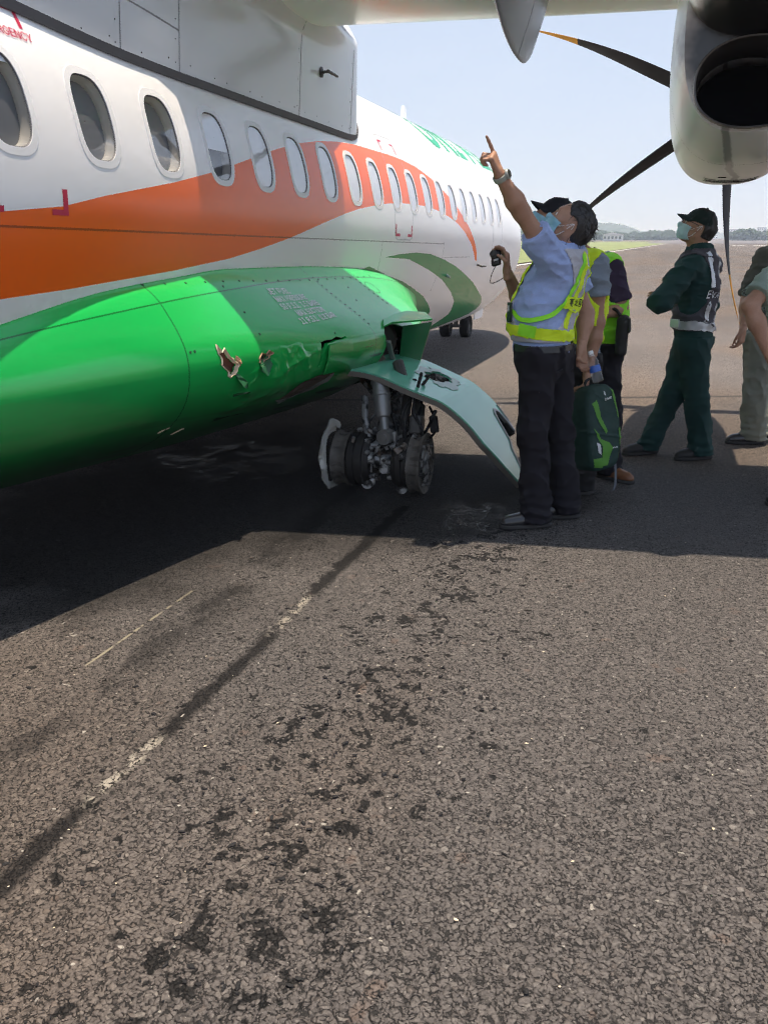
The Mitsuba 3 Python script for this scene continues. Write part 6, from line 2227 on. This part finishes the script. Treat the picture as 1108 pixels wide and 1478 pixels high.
# third man, mostly hidden behind the other two
JC = JOINTS['C']
JC['head'] = JC['head'] + np.array([-.05, .13, -.02])
JC['neck'] = JC['neck'] + np.array([-.02, .05, -.01])
Cc = person('person', 'man in dark purple shirt and yellow vest half hidden behind the other two', JC, (-.25, .95, 0), (-.2, .95, .1), (0, 0, 1), build=.92, sleeve=.86,
            mats={'shirt': 'cloth_purple', 'trousers': 'cloth_black'}, seed=13, shoes='shoe_brown',
            hands={'l': dict(d=JC['tl'] - JC['wl'], n=np.array([0, .4, -.9]), s=np.array([.3, .8, .4]), curls=(.3, .35, .4, .45)),
                   'r': dict(d=JC['tr'] - JC['wr'], n=np.array([0, .4, -.9]), s=np.array([.3, .8, .4]), curls=(.3, .35, .4, .45))})
hair(Cc, seed=8)
eyes(Cc)
V, surf, _ = vest(Cc, 'hi_vis_green', [(JC['sl'] + np.array([-.06, -.06, -.09]), (.11, .11, .15)), (JC['sr'] + np.array([.06, .06, -.09]), (.11, .11, .15))], hemz=.86)
strip(Cc, surf, [(150, 1.46, .12), (148, 1.36, .18), (146, 1.2, .2), (144, 1.0, .2)], .04, 'reflective', V + '__stripe')

# man in dark green overalls
JD = JOINTS['D']
D = person('person', 'man in dark green cap and overalls with charcoal reflective vest looking up', JD, (.10, .98, 0), (-.10, .93, .36), (0, -.35, 1), build=.97, long_sleeve=True, jacket=True,
           mats={'shirt': 'cloth_green', 'trousers': 'cloth_green'}, seed=21, shoes='shoe_dull', loose=1.08,
           hands={'l': dict(d=JD['tl'] - JD['wl'], n=np.array([.6, -.2, -.3]), s=np.array([.3, .2, .9]), curls=(.3, .35, .35, .4)),
                  'r': dict(d=JD['tr'] - JD['wr'], n=np.array([.6, -.2, -.3]), s=np.array([.3, .2, .9]), curls=(.3, .35, .35, .4))})
hair(D, thick=.008, nape=-.055, seed=9, wisps=0)
C_ = cap_hat(D, 'cap_green', low=.030, peak=.078)
mask(D, 'mask_pale')
eyes(D)
glasses(D)
put(C_ + '__badge', at(tm(m3.Manifold.cylinder(.003, .006, .006, 12)), D['L'](-.085, .082, .075), D['hr'] * .7 - D['hf'] * .6 + D['hu'] * .3), 'strap_white', False)
put(C_ + '__badge', at(tm(m3.Manifold.cylinder(.003, .007, .007, 12)), D['L'](-.072, .090, .055), D['hr'] * .8 - D['hf'] * .6), 'strap_white', False)
V, surf, _ = vest(D, 'vest_charcoal', [(JD['chest'] + np.array([-.24, .045, .0]), (.20, .165, .21)), (JD['sr'] + np.array([.06, 0, -.09]), (.13, .13, .18))], hemz=.965)
ring_band(D, surf, 1.012, .995, .066, 'reflective', V + '__band')
strip(D, surf, [(128, 1.50, .11), (140, 1.44, .16), (146, 1.36, .2), (148, 1.27, .2)], .046, 'reflective', V + '__stripe')
strip(D, surf, [(148, 1.165, .2), (147, 1.10, .2), (145, 1.03, .2)], .046, 'reflective', V + '__stripe')
strip(D, surf, [(196, 1.50, .11), (200, 1.43, .17), (202, 1.33, .2), (202, 1.24, .2)], .046, 'reflective', V + '__stripe')
strip(D, surf, [(202, 1.165, .2), (202, 1.10, .2), (200, 1.03, .2)], .046, 'reflective', V + '__stripe')
q, _ = project(surf, [around(D, 62, 1.010, .25)], .010)
put(V + '__buckle', at(rbox(.085, .06, .012, .005), q[0], around(D, 62, 1, 1) - around(D, 62, 1, 0), np.cross(Z, unit(around(D, 62, 1, 1) - around(D, 62, 1, 0)))), 'reflective', 30)


def text_polys(text):
    m = meshkit.text_mesh(text, 10.0, .5, True)
    return m


def surf_text(P, surf, text, mat, key, a0, z0, size, lift=.010, slant=.18):
    m = meshkit.text_mesh(text, 1.0, .1, True)
    top = m.vertices[:, 2] > .05
    v, f = m.vertices, m.faces[top[m.faces].all(1)]
    V_ = np.array([around(P, a0 + math.degrees((x + slant * y) * size / .17), z0 + y * size, .22) for x, y, _ in v])
    V_, _g = project(surf, V_, lift)
    put(key, trimesh.Trimesh(V_, f, process=False), mat, False)


surf_text(D, surf, 'EVA', 'reflective', V + '__lettering', 131, 1.19, .058)

# two men at the right edge
JE = JOINTS['E']
E_ = person('person', 'man in dark olive shirt and olive trousers with one arm hanging, at the right edge', JE, (.3, .95, 0), (.3, .95, .15), (0, 0, 1), build=1.05, long_sleeve=False, sleeve=.96,
            mats={'shirt': 'cloth_olive_dark', 'trousers': 'cloth_olive'}, seed=33, shoes='shoe_black', loose=1.28,
            hands={'l': dict(d=np.array([-.05, .05, -1]), n=np.array([.5, .8, .1]), s=np.array([-.7, .6, 0]), curls=(.55, .62, .7, .75), thumb=.4),
                   'r': dict(d=np.array([.05, .05, -1]), n=np.array([-.5, .8, .1]), s=np.array([.7, .6, 0]), curls=(.35, .4, .45, .5), thumb=.7)})
hair(E_, seed=12)
eyes(E_)
put(E_['K'] + '__pen_pocket', (lambda s: ribbon(s, [E_['J']['sl'] * .7 + E_['J']['el'] * .3 + [-.08, -.03, .03], E_['J']['sl'] * .45 + E_['J']['el'] * .55 + [-.08, -.03, .0]], .05, .004, .004, 6, 4))(E_['shirt']), 'cloth_olive_dark', 50)
JF = JOINTS['F']
JF['head'] = JF['head'] + np.array([.06, -.17, 0])
JF['neck'] = JF['neck'] + np.array([.03, -.10, 0])
F_ = person('person', 'man in pale sage shirt with bent elbow, cut off by the right edge', JF, (.2, .97, 0), (.1, .97, .15), (0, 0, 1), build=1.05, sleeve=.70,
            mats={'shirt': 'cloth_sage', 'trousers': 'cloth_olive'}, seed=37, shoes='shoe_dull',
            hands={'l': dict(d=JF['tl'] - JF['wl'], n=np.array([.3, -.8, .1]), s=np.array([.7, .3, 0]), curls=(.5, .55, .6, .65)),
                   'r': dict(d=JF['tr'] - JF['wr'], n=np.array([-.3, .8, .1]), s=np.array([.7, .3, 0]), curls=(.5, .55, .6, .65))})
hair(F_, seed=14)
eyes(F_)


# ---------------------------------------------------------------- things held by the people
def backpack():
    K = thing('backpack', 'dark green backpack with bright green side panels held above the ground', 'backpack')
    c, up = np.array([.073, -3.385, .49]), unit(np.array([.03, .10, 1.0]))
    front = unit(np.array([-.62, -.78, .12]))
    front = unit(front - up * np.dot(front, up))
    side = np.cross(up, front)

    def Lp(s, t, d):
        return c + side * s + up * t + front * d

    def half(t):
        u = (t + .265) / .53
        return .098 + .030 * math.sin(math.pi * min(max(u, 0), 1)) - .018 * max(u - .8, 0) * 5

    def sdf(p):
        q = p - c
        s, t, d = q @ side, q @ up, q @ front
        u = np.clip((t + .265) / .53, 0, 1)
        hw = .102 + .030 * np.sin(np.pi * np.clip(u * .9 + .05, 0, 1)) - .10 * np.maximum(u - .84, 0)
        hd = .070 + .022 * np.sin(np.pi * np.clip(u * 1.0, 0, 1)) + .022 * (1 - u)
        a = np.stack([np.abs(s) - hw + .05, np.abs(t) - .265 + .06, np.abs(d) - hd + .05], -1)
        o = np.linalg.norm(np.maximum(a, 0), axis=1) + np.minimum(a.max(1), 0) - .052
        m = np.abs(o) < .03
        o[m] += .012 * (meshkit.fbm(p[m] * 16, 3, 3) - .5) - .006 * np.exp(-((t[m] + .04 + .25 * s[m]) / .007) ** 2) * (d[m] > 0) - .006 * np.exp(-((t[m] - .17 - .6 * np.abs(s[m])) / .007) ** 2) * (d[m] > 0)
        return o
    m = relax(solid(sdf, [Lp(0, -.27, 0), Lp(0, .27, 0)], .17, .006), 2)
    scene[K + '__bag'] = mikit.ply(m, 'pack_green', True)

    def patch(pts, mat, key, lift=.004):
        poly = sg.Polygon(pts)
        v, f = trimesh.creation.triangulate_polygon(poly, engine='earcut')
        V, F = trimesh.remesh.subdivide_to_size(np.c_[v, 0 * v[:, 0]], f, .018)
        P = np.array([Lp(a, b, .125) for a, b, _ in V])
        for _ in range(14):
            P = P - front * np.clip(sdf(P) - lift, -.02, .05)[:, None] * .8
        put(key, trimesh.Trimesh(P, F, process=False), mat, True)
    sw = [[(-.105, .16), (-.070, .18), (-.052, .08), (-.005, -.015), (-.018, -.030), (-.060, .03), (-.090, .09)],
          [(-.112, .02), (-.060, -.055), (.010, -.085), (.035, -.12), (.012, -.17), (-.002, -.225), (-.045, -.222), (-.055, -.15), (-.05, -.10), (-.092, -.04)],
          [(.060, .235), (.085, .21), (.096, .13), (.100, .06), (.090, .05), (.082, .12), (.066, .18)],
          [(.118, .0), (.122, -.06), (.118, -.15), (.106, -.21), (.098, -.205), (.104, -.14), (.096, -.07), (.088, -.01)],
          [(-.112, -.17), (-.055, -.165), (-.040, -.235), (-.10, -.225)]]
    for s in sw:
        patch(s, 'pack_lime', K + '__panel')
    patch([(-.098, -.07), (-.070, -.085), (-.066, -.15), (-.088, -.13)], 'reflective', K + '__pocket_edge', .006)
    # stitched maker's mark, small pale lettering
    for txt, s0, t0, h in (('deuter', -.012, .168, .016), ('Futura', .035, -.128, .010)):
        tmsh = meshkit.text_mesh(txt, h, .0005, True)
        v = tmsh.vertices
        P = np.array([Lp(s0 + a, t0 + b + .1 * a, .125) for a, b, _ in v])
        for _ in range(14):
            P = P - front * np.clip(sdf(P) - .004, -.02, .05)[:, None] * .8
        put(K + '__lettering', trimesh.Trimesh(P, tmsh.faces, process=False), 'white_letter', False)
    mk = np.array([Lp(a, b, .125) for a, b in ((-.004, .200), (.008, .196), (.004, .222), (.001, .228))])
    for _ in range(14):
        mk = mk - front * np.clip(sdf(mk) - .004, -.02, .05)[:, None] * .8
    put(K + '__emblem', trimesh.Trimesh(mk, [[0, 1, 2], [0, 2, 3]], process=False), 'white_letter', False)
    h0 = [Lp(-.045, .235, -.03), Lp(-.035, .275, -.03), Lp(0, .292, -.03), Lp(.035, .275, -.03), Lp(.045, .235, -.03)]
    put(K + '__handle', tube(spline(h0, 6), .009, 8), 'pack_black', True)
    for s in (-1, 1):
        put(K + '__shoulder_strap', tube(spline([Lp(s * .06, .22, -.08), Lp(s * .085, .10, -.12), Lp(s * .09, -.06, -.12), Lp(s * .08, -.20, -.09)], 6), .014, 8), 'pack_black', True)
    st = spline([Lp(.100, -.15, .03), Lp(.118, -.25, .05), Lp(.105, -.36, .06), Lp(.085, -.40, .06)], 6)
    w = front * .0 + side * .010
    put(K + '__loose_strap', plate(np.stack([st - w, st, st + w], 1), .002), 'pack_strap', False)
    for s, t in ((-.10, .06), (-.11, -.10)):
        put(K + '__buckle', at(rbox(.022, .03, .010, .003), Lp(s - .012, t, .02), side, up), 'pack_black', False)
    put(K + '__zip_pull', tube([Lp(-.10, .12, .05), Lp(-.115, .08, .055), Lp(-.112, .05, .055)], .003, 6), 'strap_white', True)


def pack_col(p, n, uv):
    a = mikit.fbm(p.x * 40, p.y * 40, p.z * 40, 3)
    return mikit.mix((.010, .036, .030), (.018, .052, .044), a)


scene['pack_green'] = pr(P_(pack_col), .7, sheen=.3)
scene['pack_lime'] = pr((.085, .26, .035), .65)
scene['pack_black'] = pr((.014, .014, .015), .7)
scene['pack_strap'] = pr((.10, .11, .13), .7)
backpack()


def bottle():
    K = thing('water_bottle', 'clear plastic water bottle with white cap held behind the pointing man', 'bottle')
    a, b = np.array([-.262, -.3412 * 10, .812]), np.array([-.248, -3.352, .985])
    a = np.array([-.262, -3.412, .812])
    d = unit(b - a)
    prof = [(0, 0), (.024, .0), (.030, .006), (.0305, .03), (.0295, .036), (.0305, .042), (.0295, .05), (.0305, .056), (.0305, .095), (.029, .105), (.0305, .112), (.026, .13), (.016, .150), (.0125, .156), (.0125, .172)]
    inn = [(max(r - .0012, 0), t + (.0012 if i < 2 else 0)) for i, (r, t) in enumerate(prof)]
    scene[K + '__shell'] = mikit.ply(lathe(prof + inn[::-1], a, a + d, 32), 'clear_plastic', 40)
    scene[K + '__label'] = mikit.ply(lathe([(.0312, .058), (.0315, .060), (.0315, .094), (.0312, .096)], a, a + d, 32), 'label_blue', 40)
    scene[K + '__cap'] = mikit.ply(lathe([(0, .158), (.0150, .158), (.0150, .176), (.0135, .180), (0, .180)], a, a + d, 24), 'strap_white', 30)
    scene[K + '__neck_ring'] = mikit.ply(lathe([(.0126, .150), (.0165, .150), (.0165, .154), (.0126, .154)], a, a + d, 24), 'strap_white', 30)


scene['clear_plastic'] = {'type': 'dielectric', 'int_ior': 1.35}
scene['label_blue'] = pr((.04, .12, .45), .3)
bottle()


def compact_camera():
    K = thing('compact_camera', 'small black compact camera held up by the man in the black cap', 'camera')
    c = np.array([-.172, -2.790, 1.482])
    look_ = unit(np.array([-.75, .30, .25]))
    x, y, z = frame(look_, np.array([0, .25, 1.0]))
    M = mat4(y, x, z * 1.0, c)
    f = lambda m: xf(m, mat4(x, y, z, c))  # noqa
    scene[K + '__case'] = mikit.ply(f(rbox(.098, .056, .026, .008)), 'black_plastic', 40)
    scene[K + '__lens'] = mikit.ply(f(lathe([(0, .0), (.022, 0), (.023, .018), (.019, .020), (.018, .030), (.013, .031), (.011, .026), (0, .026)], (.01, 0, .012), (.01, 0, 1.012))), 'metal_dark', 30)
    scene[K + '__screen'] = mikit.ply(f(rbox(.06, .044, .003, .001).apply_translation([0.0, 0, -.0135])), 'glasses_frame', False)
    scene[K + '__trim'] = mikit.ply(f(rbox(.012, .030, .006, .002).apply_translation([-.02, -.006, .0135])), 'reflective', False)
    w = c + x * -.045
    put(K + '__wrist_strap', tube(spline([w, w + [-.02, .02, -.05], w + [.0, .03, -.095], w + [.06, .02, -.10], w + [.11, -.02, -.075], w + [.115, -.03, -.05]], 8), .0025, 6), 'pack_black', True)


scene['black_plastic'] = pr((.018, .018, .02), .35)
compact_camera()


def pouch():
    K = thing('waist_pouch', 'black fabric pouch hanging at the hip of the man in purple', 'pouch')
    c = np.array([.70, -3.475, .985])

    def sdf(p):
        q = np.abs(p - c) - np.array([.075, .035, .13]) + .03
        o = np.linalg.norm(np.maximum(q, 0), axis=1) + np.minimum(q.max(1), 0) - .032
        m = np.abs(o) < .03
        o[m] += .014 * (meshkit.fbm(p[m] * 14, 3, 8) - .5)
        return o
    scene[K + '__bag'] = mikit.ply(relax(solid(sdf, [c - [0, 0, .13], c + [0, 0, .13]], .12, .007), 1), 'pack_black', True)
    scene[K + '__flap'] = mikit.ply(at(rbox(.13, .016, .09, .007), c + [-.0, -.040, .07], (0, .1, 1)), 'pack_black', 30)
    put(K + '__belt_loop', tube(spline([c + [0, .02, .13], c + [0.01, .06, .17], c + [.02, .10, .14]]), .010, 8), 'pack_black', True)


pouch()

# torn strips of rubber and chips of paint left on the asphalt behind the wheel
def debris():
    rng = np.random.default_rng(77)
    ms = []
    for _ in range(900):
        x = -4.2 + 3.7 * rng.random()
        y = -2.93 + .22 * rng.normal() if rng.random() < .7 else -2.5 + .5 * rng.normal()
        s = .002 + .0055 * rng.random() ** 3
        b = trimesh.creation.icosphere(subdivisions=1)
        b.vertices = b.vertices * [s * (1 + rng.random()), s * (.6 + .5 * rng.random()), s * .45] * (1 + .5 * rng.normal(size=(len(b.vertices), 1)) * .4)
        a = rng.random() * 6.28
        R = np.array([[math.cos(a), -math.sin(a), 0], [math.sin(a), math.cos(a), 0], [0, 0, 1]])
        b.vertices = b.vertices @ R.T + [x, y, .004]
        ms.append(b)
    put('rubber_crumbs', cat(ms), 'rubber_black', False)
    labels['rubber_crumbs'] = {'label': 'scattered black crumbs of tyre rubber on the asphalt', 'category': 'debris', 'kind': 'stuff'}
    ms = []
    for x, y, s in [(-2.78, -3.44, .012), (-2.1, -3.4, .010), (-3.59, -3.4, .012), (-3.11, -2.47, .011), (-2.91, -2.63, .009), (-3.3, -3.64, .009), (-3.05, -3.99, .010)] + [(-4 + 3.5 * rng.random(), -4.1 + 2.4 * rng.random(), .003 + .004 * rng.random()) for _ in range(60)]:
        q = jag([(-1, -.4), (.2, -.6), (1, -.1), (.6, .5), (-.5, .5)], .12, int(rng.integers(1000)), 3)
        m = trimesh.creation.extrude_polygon(q, .25, engine='earcut')
        m.vertices = m.vertices * s * .55
        a = rng.random() * 6.28
        R = np.array([[math.cos(a), -math.sin(a), 0], [math.sin(a), math.cos(a), 0], [0, 0, 1]])
        m.vertices = m.vertices @ R.T + [x, y, .003]
        ms.append(m)
    put('paint_chips', cat(ms), 'torn_pale', False)
    labels['paint_chips'] = {'label': 'small pale chips of paint and composite scattered on the asphalt', 'category': 'debris', 'kind': 'stuff'}


debris()
